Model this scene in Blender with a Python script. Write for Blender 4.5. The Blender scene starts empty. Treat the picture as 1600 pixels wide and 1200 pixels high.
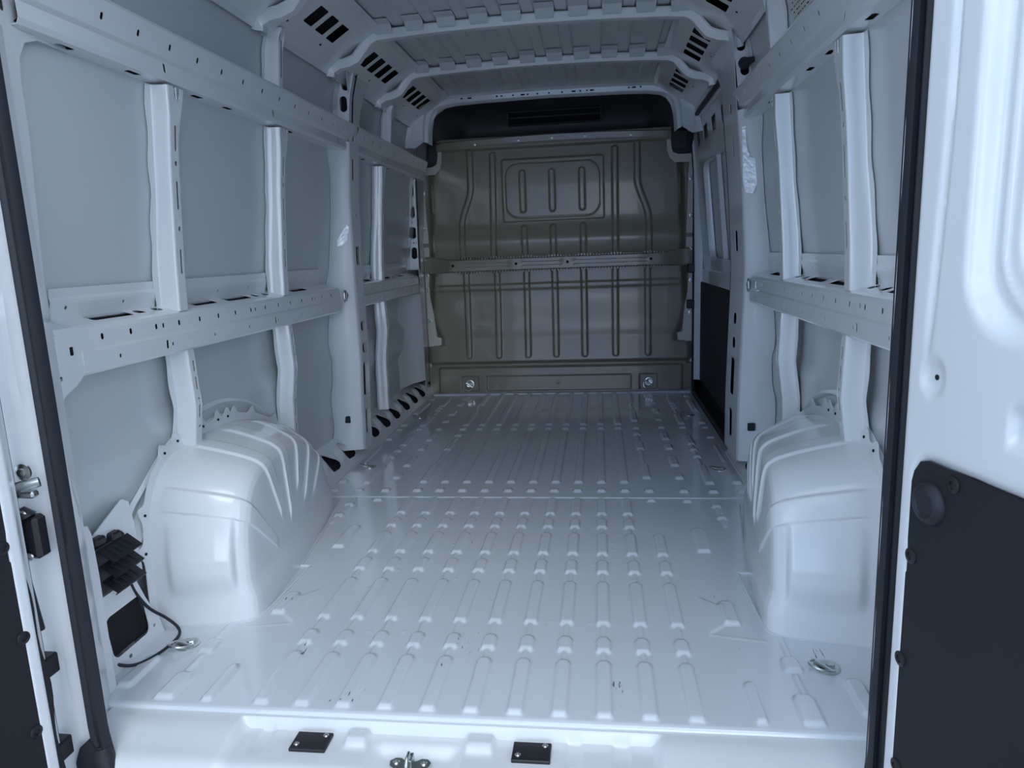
import bpy, math, random
import numpy as np
from mathutils import Matrix, Vector, geometry
random.seed(7)
PI = math.pi
scene = bpy.context.scene
C = scene.collection

# ------------------------------------------------------------------ camera
cam = bpy.data.cameras.new('camera')
cam.sensor_width = 36.0
cam.lens = 1105.0 / 1600.0 * 36.0
cam.clip_start = 0.05
co = bpy.data.objects.new('camera', cam)
C.objects.link(co)
yaw, pit, rol = 0.1262, 0.1852, -0.0390
fw = Vector((-math.sin(yaw)*math.cos(pit), math.cos(yaw)*math.cos(pit), -math.sin(pit)))
rt = Vector((math.cos(yaw), math.sin(yaw), 0))
up = rt.cross(fw)
r2 = rt*math.cos(rol) + up*math.sin(rol)
u2 = up*math.cos(rol) - rt*math.sin(rol)
M = Matrix(((r2.x, u2.x, -fw.x, 0.302), (r2.y, u2.y, -fw.y, 0.0), (r2.z, u2.z, -fw.z, 1.0174), (0, 0, 0, 1)))
co.matrix_world = M
scene.camera = co

# ------------------------------------------------------------------ light
scene.view_settings.view_transform = 'Standard'
scene.view_settings.look = 'None'
scene.view_settings.gamma = 1.0
scene.view_settings.use_curve_mapping = False
scene.view_settings.exposure = 0.42
world = bpy.data.worlds.new('overcast_sky')
scene.world = world
world.use_nodes = True
wn = world.node_tree
for n in list(wn.nodes): wn.nodes.remove(n)
wo = wn.nodes.new('ShaderNodeOutputWorld')
wb = wn.nodes.new('ShaderNodeBackground')
wc = wn.nodes.new('ShaderNodeTexCoord')
wno = wn.nodes.new('ShaderNodeTexNoise')
wno.inputs['Scale'].default_value = 2.2
wno.inputs['Detail'].default_value = 5
wr = wn.nodes.new('ShaderNodeValToRGB')
wr.color_ramp.elements[0].position = 0.47
wr.color_ramp.elements[0].color = (0.37, 0.54, 0.90, 1)
wr.color_ramp.elements[1].position = 0.56
wr.color_ramp.elements[1].color = (1.50, 1.69, 1.93, 1)
wn.links.new(wc.outputs['Generated'], wno.inputs['Vector'])
wn.links.new(wno.outputs['Fac'], wr.inputs['Fac'])
wn.links.new(wr.outputs['Color'], wb.inputs['Color'])
# sky strength raised towards the horizon all round, to light the van's far end
wsep = wn.nodes.new('ShaderNodeSeparateXYZ')
wmap = wn.nodes.new('ShaderNodeMapRange')
wmap.inputs['From Min'].default_value = 0.0
wmap.inputs['From Max'].default_value = 0.42
wmap.inputs['To Min'].default_value = 2.1
wmap.inputs['To Max'].default_value = 0.85
wn.links.new(wc.outputs['Generated'], wsep.inputs[0])
wn.links.new(wsep.outputs['Z'], wmap.inputs['Value'])
wn.links.new(wmap.outputs[0], wb.inputs['Strength'])
wb.inputs['Strength'].default_value = 1.0
wn.links.new(wb.outputs[0], wo.inputs[0])
sun = bpy.data.lights.new('veiled_sun', 'SUN')
sun.energy = 0.5
sun.angle = math.radians(25)
sun.color = (1.0, 0.97, 0.92)
so = bpy.data.objects.new('veiled_sun', sun)
so.rotation_euler = (math.radians(40), 0, math.radians(20))
so.location = (0, -8, 8)
C.objects.link(so)

# ------------------------------------------------------------------ materials
def mat(name, col, rough=0.4, metal=0.0, coat=0.0, spec=0.5, bump=0.0, bscale=200.0, var=0.0, bdist=0.001, detail=2):
    m = bpy.data.materials.new(name)
    m.use_nodes = True
    nt = m.node_tree
    b = nt.nodes['Principled BSDF']
    b.inputs['Base Color'].default_value = (*col, 1)
    b.inputs['Roughness'].default_value = rough
    b.inputs['Metallic'].default_value = metal
    b.inputs['Coat Weight'].default_value = coat
    b.inputs['Coat Roughness'].default_value = 0.04
    b.inputs['Specular IOR Level'].default_value = spec
    tc = nt.nodes.new('ShaderNodeTexCoord')
    if bump:
        n = nt.nodes.new('ShaderNodeTexNoise')
        n.inputs['Scale'].default_value = bscale
        n.inputs['Detail'].default_value = detail
        nt.links.new(tc.outputs['Object'], n.inputs['Vector'])
        bp = nt.nodes.new('ShaderNodeBump')
        bp.inputs['Strength'].default_value = bump
        bp.inputs['Distance'].default_value = bdist
        nt.links.new(n.outputs['Fac'], bp.inputs['Height'])
        nt.links.new(bp.outputs['Normal'], b.inputs['Normal'])
        nt.links.new(bp.outputs['Normal'], b.inputs['Coat Normal'])
    if var:
        n2 = nt.nodes.new('ShaderNodeTexNoise')
        n2.inputs['Scale'].default_value = 9.0
        n2.inputs['Detail'].default_value = 6
        nt.links.new(tc.outputs['Object'], n2.inputs['Vector'])
        mx = nt.nodes.new('ShaderNodeMix')
        mx.data_type = 'RGBA'
        mx.inputs[6].default_value = (*[c*(1-var) for c in col], 1)
        mx.inputs[7].default_value = (*[min(1, c*(1+var)) for c in col], 1)
        nt.links.new(n2.outputs['Fac'], mx.inputs[0])
        nt.links.new(mx.outputs[2], b.inputs['Base Color'])
    return m

PAINT = mat('white_body_paint', (0.775, 0.81, 0.825), 0.32, coat=0.75, bump=0.12, bscale=14.0, bdist=0.004)
PRIMED = mat('satin_white_inner_skin', (0.61, 0.65, 0.665), 0.36, coat=0.3, bump=0.10, bscale=9.0, bdist=0.004)
OLIVE = mat('olive_grey_bulkhead_paint', (0.265, 0.245, 0.188), 0.27, coat=0.25, var=0.06, bump=0.06, bscale=30.0)
OLIVE_LIGHT = mat('pale_grey_flange_paint', (0.66, 0.64, 0.57), 0.45, coat=0.2, var=0.08)
RUBBER = mat('black_rubber', (0.024, 0.029, 0.036), 0.5, spec=0.3, bump=0.15, bscale=120.0)
PLASTIC = mat('black_plastic', (0.014, 0.015, 0.018), 0.42, bump=0.12, bscale=300.0)
LINING = mat('charcoal_door_lining', (0.015, 0.0165, 0.020), 0.62, spec=0.35, bump=0.5, bscale=420.0, var=0.12, bdist=0.0006)
TRIMBLK = mat('dark_headliner_plastic', (0.060, 0.062, 0.066), 0.5, var=0.10)
ZINC = mat('zinc_plated_steel', (0.62, 0.64, 0.62), 0.28, metal=1.0, var=0.12)
SHADE_BLACK = mat('painted_cavity_shade', (0.012, 0.013, 0.015), 0.9)  # near-black colour standing in for shade inside cavities and holes
SEALER = mat('seam_sealer', (0.70, 0.74, 0.78), 0.5, bump=0.6, bscale=60.0, bdist=0.002)
SEALER_WET = mat('glossy_seam_sealer', (0.80, 0.84, 0.87), 0.15, coat=1.0)
PAPER = mat('white_label_paper', (0.72, 0.72, 0.68), 0.6)
INK = mat('black_label_ink', (0.03, 0.03, 0.03), 0.6)
GROUND = mat('pale_concrete', (0.27, 0.28, 0.28), 0.85, var=0.15, bump=0.4, bscale=40.0)

def floor_paint():
    m = mat('white_floor_paint', (0.73, 0.775, 0.82), 0.18, coat=0.9, bump=0.05, bscale=11.0, bdist=0.003)
    nt = m.node_tree
    b = nt.nodes['Principled BSDF']
    tc = nt.nodes.new('ShaderNodeTexCoord')
    mp = nt.nodes.new('ShaderNodeMapping')
    mp.inputs['Scale'].default_value = (150, 22, 1)
    n = nt.nodes.new('ShaderNodeTexNoise')
    n.inputs['Scale'].default_value = 1.0
    n.inputs['Detail'].default_value = 3
    big = nt.nodes.new('ShaderNodeTexNoise')
    big.inputs['Scale'].default_value = 5.0
    mul = nt.nodes.new('ShaderNodeMath'); mul.operation = 'MULTIPLY'
    ramp = nt.nodes.new('ShaderNodeValToRGB')
    ramp.color_ramp.elements[0].position = 0.098
    ramp.color_ramp.elements[0].color = (0.14, 0.15, 0.17, 1)
    ramp.color_ramp.elements[1].position = 0.107
    ramp.color_ramp.elements[1].color = (0.73, 0.775, 0.82, 1)
    nt.links.new(tc.outputs['Object'], mp.inputs['Vector'])
    nt.links.new(mp.outputs['Vector'], n.inputs['Vector'])
    nt.links.new(tc.outputs['Object'], big.inputs['Vector'])
    nt.links.new(n.outputs['Fac'], mul.inputs[0])
    nt.links.new(big.outputs['Fac'], mul.inputs[1])
    nt.links.new(mul.outputs[0], ramp.inputs['Fac'])
    nt.links.new(ramp.outputs['Color'], b.inputs['Base Color'])
    return m
FLOORP = floor_paint()

# ------------------------------------------------------------------ mesh builder
def inpoly(pts, poly):
    x, y = pts[:, 0], pts[:, 1]
    inside = np.zeros(len(pts), bool)
    n = len(poly)
    for i in range(n):
        x1, y1 = poly[i]; x2, y2 = poly[(i+1) % n]
        c = ((y1 > y) != (y2 > y))
        if y1 != y2:
            inside ^= c & (x < (x2-x1)*(y-y1)/(y2-y1)+x1)
    return inside

def polydist(pts, poly):
    d = np.full(len(pts), 1e9)
    P = np.array(poly)
    for i in range(len(P)):
        a = P[i]; b = P[(i+1) % len(P)]
        ab = b-a; L = max((ab**2).sum(), 1e-12)
        t = np.clip(((pts-a)@ab)/L, 0, 1)
        d = np.minimum(d, np.hypot(*(pts-(a+t[:, None]*ab)).T))
    return d

def oval(cx, cy, w, h, n=12):
    """stadium hole, full width w (u) and height h (v)"""
    r = min(w, h)/2
    out = []
    ex, ey = max(0, w/2-r), max(0, h/2-r)
    for k in range(n):
        a = 2*PI*(k+0.5)/n
        out.append((cx+r*math.cos(a)+(ex if math.cos(a) > 0 else -ex), cy+r*math.sin(a)+(ey if math.sin(a) > 0 else -ey)))
    return out

def rrect(x0, y0, x1, y1, r=0.01, n=4):
    out = []
    for cx, cy, a0 in ((x1-r, y1-r, 0), (x0+r, y1-r, PI/2), (x0+r, y0+r, PI), (x1-r, y0+r, 1.5*PI)):
        for k in range(n+1):
            a = a0+PI/2*k/n
            out.append((cx+r*math.cos(a), cy+r*math.sin(a)))
    return out

class MB:
    def __init__(s): s.v = []; s.f = []
    def add(s, V, F):
        o = len(s.v); s.v.extend([tuple(map(float, p)) for p in V]); s.f.extend([tuple(i+o for i in f) for f in F])
        return s
    def grid(s, P, mask=None, closeu=False, closev=False):
        P = np.asarray(P, float); nu, nv = P.shape[:2]
        F = []
        for i in range(nu if closeu else nu-1):
            for j in range(nv if closev else nv-1):
                if mask is not None and not mask[i, j]: continue
                a, b = i, (i+1) % nu; c, d = j, (j+1) % nv
                F.append((a*nv+c, b*nv+c, b*nv+d, a*nv+d))
        return s.add(P.reshape(-1, 3), F)
    def box(s, lo, hi, ch=0.0):
        x0, y0, z0 = lo; x1, y1, z1 = hi
        if ch <= 0:
            V = [(x0,y0,z0),(x1,y0,z0),(x1,y1,z0),(x0,y1,z0),(x0,y0,z1),(x1,y0,z1),(x1,y1,z1),(x0,y1,z1)]
            return s.add(V, [(0,3,2,1),(4,5,6,7),(0,1,5,4),(1,2,6,5),(2,3,7,6),(3,0,4,7)])
        c = (np.array(lo)+np.array(hi))/2; h = (np.array(hi)-np.array(lo))/2
        V = []; idx = {}
        for sx in (-1, 1):
            for sy in (-1, 1):
                for sz in (-1, 1):
                    for a in range(3):
                        sg = np.array((sx, sy, sz)); q = h-ch; q[a] = h[a]
                        idx[(sx, sy, sz, a)] = len(V); V.append(c+sg*q)
        F = []
        for a in range(3):
            b, d = (a+1) % 3, (a+2) % 3
            for sg in (-1, 1):
                f = []
                for u, w in ((-1,-1),(1,-1),(1,1),(-1,1)):
                    k = [0,0,0]; k[a] = sg; k[b] = u; k[d] = w; f.append(idx[(*k, a)])
                F.append(tuple(f if sg > 0 else f[::-1]))
            for u in (-1, 1):
                for w in (-1, 1):
                    k0 = [0,0,0]; k0[a] = -1; k0[b] = u; k0[d] = w
                    k1 = list(k0); k1[a] = 1
                    f = (idx[(*k0, b)], idx[(*k1, b)], idx[(*k1, d)], idx[(*k0, d)])
                    F.append(f if u*w > 0 else f[::-1])
        for sx in (-1, 1):
            for sy in (-1, 1):
                for sz in (-1, 1):
                    f = (idx[(sx,sy,sz,0)], idx[(sx,sy,sz,1)], idx[(sx,sy,sz,2)])
                    F.append(f if sx*sy*sz > 0 else f[::-1])
        return s.add(V, F)
    def tube(s, pts, r, n=8, closed=False, caps=True, flat=None):
        pts = [Vector(p) for p in pts]; m = len(pts); P = []
        ref = None
        for i, p in enumerate(pts):
            a = pts[(i-1) % m] if (closed or i > 0) else p
            b = pts[(i+1) % m] if (closed or i < m-1) else p
            t = (b-a).normalized()
            if ref is None:
                ref = Vector((0, 0, 1)) if abs(t.z) < 0.9 else Vector((1, 0, 0))
            e1 = (ref - t*ref.dot(t)).normalized(); ref = e1
            e2 = t.cross(e1)
            rr = r[i] if isinstance(r, (list, tuple)) else r
            k1, k2 = (rr, rr) if flat is None else (rr*flat[0], rr*flat[1])
            P.append([p+e1*k1*math.cos(2*PI*k/n)+e2*k2*math.sin(2*PI*k/n) for k in range(n)])
        o = len(s.v)
        s.grid(np.array([[tuple(q) for q in row] for row in P]), closeu=closed, closev=True)
        if caps and not closed:
            s.f.append(tuple(o+k for k in range(n))[::-1]); s.f.append(tuple(o+(m-1)*n+k for k in range(n)))
        return s
    def cyl(s, p0, p1, r, n=16, r1=None):
        return s.tube([p0, p1], [r, r if r1 is None else r1], n)
    def rev(s, base, axis, prof, n=20):
        """revolve profile [(r, h)...] about axis at base"""
        ax = Vector(axis).normalized(); base = Vector(base)
        ref = Vector((0, 0, 1)) if abs(ax.z) < 0.9 else Vector((1, 0, 0))
        e1 = (ref-ax*ref.dot(ax)).normalized(); e2 = ax.cross(e1)
        P = [[tuple(base+ax*h+(e1*math.cos(2*PI*k/n)+e2*math.sin(2*PI*k/n))*r) for k in range(n)] for r, h in prof]
        o = len(s.v)
        s.grid(np.array(P), closev=True)
        s.f.append(tuple(o+(len(prof)-1)*n+k for k in range(n)))
        return s
    def sheet(s, outer, holes, f, du=0.0, dv=0.0):
        """flat pattern in (u, v) with real holes, mapped to 3D by f; du/dv: spacing of inner points"""
        V = [tuple(p) for p in outer]; E = [(i, (i+1) % len(outer)) for i in range(len(outer))]
        for h in holes:
            o = len(V); V += [tuple(p) for p in h]; E += [(o+i, o+(i+1) % len(h)) for i in range(len(h))]
        A = np.array(outer)
        if du or dv:
            lo, hi = A.min(0), A.max(0)
            us = np.linspace(lo[0], hi[0], max(2, int((hi[0]-lo[0])/du)+1)) if du else np.array([(lo[0]+hi[0])/2])
            vs = np.linspace(lo[1], hi[1], max(2, int((hi[1]-lo[1])/dv)+1)) if dv else np.array([(lo[1]+hi[1])/2])
            G = np.array([(a, b) for a in us for b in vs])
            k = inpoly(G, outer) & (polydist(G, outer) > 0.003)
            for h in holes: k &= ~inpoly(G, h) & (polydist(G, h) > 0.002)
            V += [tuple(p) for p in G[k]]
        # boundary edges are split finely where the sheet curves
        r = geometry.delaunay_2d_cdt([Vector(p) for p in V], E, [], 0, 1e-6, False)
        vv = np.array([tuple(p) for p in r[0]]); ff = [tuple(t) for t in r[2]]
        cen = np.array([vv[list(t)].mean(0) for t in ff])
        keep = inpoly(cen, outer)
        for h in holes: keep &= ~inpoly(cen, h)
        return s.add([f(a, b) for a, b in vv], [t for t, k in zip(ff, keep) if k])
    def build(s, name, m, parent=None, solid=0.0, bevel=0.0, angle=38, weld=0.0, kind=None, label=None):
        me = bpy.data.meshes.new(name)
        me.from_pydata(s.v, [], s.f)
        me.materials.append(m)
        me.shade_smooth() if hasattr(me, 'shade_smooth') else me.polygons.foreach_set('use_smooth', [True]*len(me.polygons))
        me.update()
        if not solid: me.set_sharp_from_angle(angle=math.radians(angle))
        o = bpy.data.objects.new(name, me)
        C.objects.link(o)
        if parent is not None: o.parent = parent
        if weld:
            w = o.modifiers.new('weld', 'WELD'); w.merge_threshold = weld
        if solid:
            q = o.modifiers.new('solid', 'SOLIDIFY'); q.thickness = solid; q.offset = 0
        if solid:
            q = o.modifiers.new('edges', 'EDGE_SPLIT'); q.split_angle = math.radians(angle)
        if bevel:
            q = o.modifiers.new('bevel', 'BEVEL'); q.width = bevel; q.segments = 2; q.limit_method = 'ANGLE'; q.angle_limit = math.radians(40)
        if kind: o['kind'] = kind
        if label: o['label'] = label
        return o

def densify(poly, step):
    out = []
    for i in range(len(poly)):
        a = np.array(poly[i]); b = np.array(poly[(i+1) % len(poly)])
        n = max(1, int(math.hypot(*(b-a))/step))
        for k in range(n): out.append(tuple(a+(b-a)*k/n))
    return out

def thing(name, label, cat, loc=(0, 0, 0), group=None):
    o = bpy.data.objects.new(name, None); C.objects.link(o)
    o.empty_display_size = 0.05
    o.location = loc; o['label'] = label; o['category'] = cat
    if group: o['group'] = group
    return o

def partroot(name, loc):
    o = bpy.data.objects.new(name, None); C.objects.link(o); o.parent = wall_l; o.location = loc
    return o

def tag(o, label, cat, group=None):
    o['label'] = label; o['category'] = cat
    if group: o['group'] = group
    return o

def copy_tree(o, parent=None):
    c = o.copy(); C.objects.link(c)
    if parent is not None: c.parent = parent
    for ch in list(o.children): copy_tree(ch, c)
    return c

def sm(t): 
    t = np.clip(t, 0, 1); return t*t*(3-2*t)

def interp(tab):
    xs = [a for a, b in tab]; ys = [b for a, b in tab]
    return lambda z: float(np.interp(z, xs, ys))

CX = 0.02                                   # the side walls are symmetric about x = 0.02
skin = interp([(-0.2, 1.04), (0.13, 1.038), (0.19, 1.020), (0.36, 1.016), (0.42, 1.000), (0.54, 0.994), (0.60, 1.010), (0.75, 1.005), (0.90, 0.993), (1.0, 0.980), (1.2, 0.955), (1.5, 0.930), (1.75, 0.900), (1.88, 0.865), (2.02, 0.80)])
face = interp([(0.0, 0.905), (0.5, 0.897), (0.78, 0.912), (0.9, 0.920), (1.2, 0.900), (1.5, 0.872), (1.7, 0.85), (1.88, 0.82)])

# ------------------------------------------------------------------ ground
g = MB()
xs = np.linspace(-14, 14, 29); ys = np.linspace(-16, 12, 29)
g.grid(np.array([[(x, y, -0.62+0.01*math.sin(x*1.7)*math.cos(y*1.3)) for y in ys] for x in xs]))
o = g.build('ground', GROUND); o['kind'] = 'structure'

# ------------------------------------------------------------------ floor
def ribs_height(X, Y, ribs):
    Z = np.zeros_like(X)
    for (x, y0, y1, hw, H, sl, taper) in ribs:
        i = (np.abs(X[:, 0]-x) < hw+sl+0.002); j = (Y[0] > y0-0.02) & (Y[0] < y1+0.03)
        if not i.any() or not j.any(): continue
        sub = np.ix_(i, j)
        x_, y_ = X[sub], Y[sub]
        he = hw - taper*np.clip((y_-(y1-0.022))/0.022, 0, 1)
        h = H*sm((he+sl-np.abs(x_-x))/sl)*sm((y_-y0)/0.014)*sm((y1-y_)/0.012)
        Z[sub] = np.maximum(Z[sub], h)
    return Z

W, N = 0.0135, 0.0035
def wide(x, y0, y1, hw=W, H=0.0088, tp=0.009): return (x, y0, y1, hw, H, 0.0075, tp)
def neck(x, y0, y1, H=0.0045): return (x, y0, y1, N, H, 0.0065, 0.0)
z1, z2, z3 = [], [], []
for i in range(11):
    x = -0.5+0.1*i
    segs = [(1.398, 1.625), (1.655, 1.735), (1.79, 2.052), (2.104, 2.207), (2.243, 2.432)]
    if i < 10: segs += [(2.476, 2.574), (2.610, 2.800)]
    for a, b in segs: z1.append(wide(x, a, b))
    z1.append(neck(x, 1.45, 2.78 if i < 10 else 2.40))
    z2.append(wide(x, 2.866, 2.915, tp=0.004))
    z3.append(wide(x, 3.932, 3.985, tp=0.004))
    if 0 < i < 10:
        z2.append(wide(x, 2.984, 3.878, tp=0)); z3.append(wide(x, 4.036, 4.985, tp=0))
    else:
        z2 += [wide(x, 2.984 if i == 0 else 3.046, 3.27), neck(x, 3.2, 3.85), wide(x, 3.508, 3.66), wide(x, 3.79, 3.875)]
        z3 += [wide(x, 4.036 if i == 0 else 4.108, 4.42), neck(x, 4.3, 4.8), wide(x, 4.596, 4.95)]
for s in (-1, 1):
    z1 += [wide(s*0.64, 2.28, 2.49, 0.017), wide(s*0.643, 2.757, 2.79), wide(s*0.748, 2.695, 2.74), wide(s*0.748, 2.573, 2.62), neck(s*0.748, 2.5, 2.8),
           wide(s*0.637, 1.400, 1.56, 0.008), wide(s*0.746, 1.402, 1.517, 0.019), neck(s*0.752, 1.45, 1.60), wide(s*0.753, 1.597, 1.670, 0.016), neck(s*0.757, 1.6, 1.79),
           wide(s*0.876, 1.44, 1.585, 0.015), wide(s*0.648, 1.81, 1.948, 0.016)]
    if s > 0: z1.append(wide(0.5, 2.762, 2.79))
    z2 += [wide(s*0.643, 2.864, 2.91), wide(s*0.762, 2.86, 2.905), wide(s*0.878, 2.864, 2.9),
           wide(s*0.643, 3.040, 3.12), wide(s*0.643, 3.228, 3.40), wide(s*0.643, 3.508, 3.62), wide(s*0.644, 3.694, 3.86),
           wide(s*0.763, 2.972, 3.25), neck(s*0.763, 3.1, 3.84), wide(s*0.763, 3.360, 3.42), wide(s*0.763, 3.48, 3.54), wide(s*0.763, 3.594, 3.8),
           wide(s*0.878, 2.977, 3.03), neck(s*0.878, 3.30, 3.6), wide(s*0.880, 3.72, 3.765)]
    z3 += [wide(s*0.643, 3.938, 3.985), wide(s*0.76, 3.938, 3.98), wide(s*0.882, 3.938, 3.97),
           wide(s*0.645, 4.12, 4.20), wide(s*0.645, 4.31, 4.45), wide(s*0.645, 4.585, 4.70), wide(s*0.645, 4.77, 4.9),
           wide(s*0.763, 4.036, 4.30), neck(s*0.763, 4.2, 4.9), wide(s*0.763, 4.432, 4.47), wide(s*0.763, 4.50, 4.54), wide(s*0.763, 4.566, 4.8),
           wide(s*0.882, 4.036, 4.10), wide(s*0.884, 4.34, 4.70), wide(s*0.884, 4.78, 4.86)]

floor = bpy.data.objects.new('floor', None); C.objects.link(floor); floor['kind'] = 'structure'
rngs = np.random.RandomState(3)
def floor_panel(y0, y1, ribs, zoff, dx, dy, xm, extra=None):
    xs = np.linspace(-xm, xm, int(2*xm/dx)); ys = np.linspace(y0, y1, int((y1-y0)/dy))
    X, Y = np.meshgrid(xs, ys, indexing='ij')
    Z = ribs_height(X, Y, ribs)
    # spot weld dimples and small embossed marks
    for k in range(int(26*(y1-y0))):
        a, b = rngs.uniform(-0.88, 0.88), rngs.uniform(y0+0.05, y1-0.05)
        i = np.abs(xs-a) < 0.012; j = np.abs(ys-b) < 0.012
        sub = np.ix_(i, j)
        d = np.hypot(X[sub]-a, Y[sub]-b)
        Z[sub] += 0.0014*sm((0.008-d)/0.005)
    if extra is not None: Z += extra(X, Y)
    P = np.stack([X, Y, Z+zoff], -1)
    m = MB().grid(P)
    if zoff == 0:
        m.grid(np.array([[(x, y0, z) for x, z in zip(xs[::2], Z[::2, 0])], [(x, y0-0.003, -0.006) for x in xs[::2]], [(x, y0-0.004, -0.016) for x in xs[::2]]]))
    if zoff > 0:                               # the overlapping lip of the next sheet
        m.grid(np.array([[(x, y0-0.004, -0.001) for x in xs[::8]], [(x, y0-0.001, zoff) for x in xs[::8]], [(x, y0+0.0005, zoff) for x in xs[::8]]]))
    return m.build('floor_panel', FLOORP, floor, angle=60)
def pads(X, Y):
    Z = np.zeros_like(X)
    for s in (-1, 1):
        x = X*s
        inside = np.minimum.reduce([(x-0.577)/0.006, (0.640-x)/0.006, (1.975-0.98*(x-0.577)-Y)/0.008, (Y-1.764-0.95*(x-0.581))/0.008])
        Z += 0.0035*sm(inside)
        d = np.abs(Y-(1.764-0.2*(x-0.581)))
        Z += 0.0015*sm((0.006-d)/0.005)*((x > 0.58) & (x < 0.72))
    # the flat front border sits a touch lower than the ribbed field
    Z -= 0.003*sm((1.392-Y)/0.008)
    return Z
floor_panel(1.386, 2.812, z1, 0.0, 0.0036, 0.0055, 0.985, pads)
floor_panel(2.812, 3.895, z2, 0.0035, 0.0036, 0.0062, 0.948)
floor_panel(3.895, 5.085, z3, 0.0035, 0.0036, 0.0075, 0.948)

# ------------------------------------------------------------------ rear sill (trim_1)
xs = np.linspace(-0.86, 0.86, 420)
sprof = [1.388, 1.384, 1.380, 1.3775, 1.3755, 1.374, 1.372, 1.366, 1.360, 1.355, 1.35, 1.34, 1.33, 1.32, 1.31, 1.30, 1.29, 1.28, 1.272, 1.264, 1.257, 1.250, 1.244, 1.239, 1.235, 1.232, 1.230]
P = []
for x in xs:
    row = []
    c = float(sm((x+0.535)/0.03)*sm((0.425-x)/0.03))         # central pocket lies lower
    for y in sprof:
        z = -0.010
        z -= c*0.026*min(1, max(0, (1.374-y)/0.007))**1.6
        z -= (1-c)*0.018*float(sm((1.36-y)/0.11))
        if c > 0:
            # embossed steps across the pocket
            for a, w in ((-0.46, 0.012), (-0.245, 0.022), (0.03, 0.028), (0.235, 0.012), (0.335, 0.014)):
                d = abs(x-a)
                z += (0.015 if w > 0.02 else -0.005)*float(sm((w+0.008-d)/0.01))*float(sm((1.37-y)/0.01))*float(sm((y-(1.315 if w > 0.02 else 1.285))/0.015))
            # deep dish round the lock striker
            dx = abs(x+0.105)
            z -= 0.020*float(sm((0.11-dx)/0.04))*float(sm((1.345-y)/0.03))
        if y < 1.266:
            t = (1.266-y)/0.036
            z -= 0.030*(1-math.sqrt(max(0, 1-min(1, t)**2)))
        row.append((x, y, z))
    zl = row[-1][2]
    for k, dz in enumerate((0.01, 0.03, 0.06, 0.10)): row.append((x, 1.2295-0.0005*k, zl-dz))
    P.append(row)
MB().grid(P).build('trim_1', PAINT, None, angle=60, kind='structure')

# step bumper under the sill
m = MB()
prof = [(1.228, -0.105), (1.20, -0.10), (1.10, -0.102), (1.06, -0.108), (1.045, -0.125), (1.04, -0.16), (1.05, -0.36), (1.20, -0.42)]
m.grid([[(x, y, z) for y, z in prof] for x in np.linspace(-1.02, 1.02, 30)])
for k in range(24):
    x = -0.95+k*0.08
    m.box((x, 1.075, -0.103), (x+0.03, 1.19, -0.097), 0.002)
tag(m.build('rear_bumper', PLASTIC, None), 'black plastic rear step bumper below the white sill', 'bumper')

# pads screwed to the sill
def screw(m, x, y, z, r=0.006, ax=(0, 0, 1)):
    m.rev((x, y, z), ax, [(r, 0), (r, 0.0025), (r*0.75, 0.0042), (r*0.45, 0.0044), (r*0.35, 0.002), (0.0001, 0.002)], 14)
for k, (x, lab) in enumerate(((-0.345, 'black square pad with two screws on rear sill, left of the lock striker'), (0.145, 'black square pad with two screws on rear sill, right of the lock striker'))):
    t = thing('buffer_plate', lab, 'plate', (x, 1.326, -0.040), 'pads screwed to the rear sill')
    MB().box((-0.041, -0.029, -0.001), (0.041, 0.029, 0.011), 0.0015).build('pad', PLASTIC, t)
    for dx, dy in ((-0.028, -0.014), (0.028, 0.017)):
        mm = MB(); screw(mm, dx, dy, 0.0105, 0.0062); mm.build('screw', ZINC, t)

# lock striker
t = thing('lock_striker', 'zinc-plated door lock striker bolted in the middle of the rear sill', 'striker', (-0.112, 1.283, -0.058))
out = [(-0.045, 0.012), (-0.035, 0.022), (-0.022, 0.022), (-0.012, 0.014), (0.012, 0.014), (0.022, 0.022), (0.035, 0.022), (0.045, 0.012), (0.042, -0.002), (0.015, -0.020), (0.0, -0.026), (-0.015, -0.020), (-0.042, -0.002)]
MB().sheet(out, [], lambda a, b: (a, b, 0.012), 0.01, 0.01).build('base_plate', ZINC, t, solid=0.004)
arc = [(0.0, -0.020, 0.012), (0.0, -0.021, 0.030), (0.0, -0.012, 0.040), (0.0, 0.004, 0.041), (0.0, 0.012, 0.034), (0.0, 0.013, 0.012)]
MB().tube(arc, 0.0042, 10).build('striker_loop', ZINC, t)
MB().box((0.004, -0.014, 0.013), (0.009, 0.013, 0.036), 0.001).build('striker_rib', ZINC, t)
for dx in (-0.030, 0.030):
    mm = MB(); screw(mm, dx, 0.008, 0.013, 0.007); mm.build('screw', ZINC, t)

# ------------------------------------------------------------------ side walls
def make_skin(s, name, y0, y1):
    zs = np.concatenate([np.linspace(-0.15, 0.34, 8), np.linspace(0.36, 0.62, 14), np.linspace(0.66, 2.02, 26)])
    ys = np.linspace(y0, y1, 40)
    m = MB()
    m.grid([[(CX+s*skin(z), y, z) for z in zs] for y in ys])
    return m.build(name, PRIMED, None, kind='structure', angle=30)

wall_l = make_skin(-1, 'wall_left', 1.30, 5.25)
wall_r = make_skin(1, 'wall_right', 1.30, 3.62)
WALL = {-1: wall_l, 1: wall_r}

def facets(m, s, y0, y1, prof, holes, endcap=None):
    """long pressed rail: prof = [(w, z)...] half-widths; holes[i] = holes of facet i in (y, t) with t measured from point i"""
    for i in range(len(prof)-1):
        (w0, z0), (w1, z1_) = prof[i], prof[i+1]
        L = math.hypot(w1-w0, z1_-z0)
        f = lambda u, v, w0=w0, z0=z0, w1=w1, z1_=z1_, L=L: (CX+s*(w0+(w1-w0)*v/L), u, z0+(z1_-z0)*v/L)
        m.sheet([(y0, 0), (y1, 0), (y1, L), (y0, L)], holes.get(i, []), f)
    return m

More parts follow.
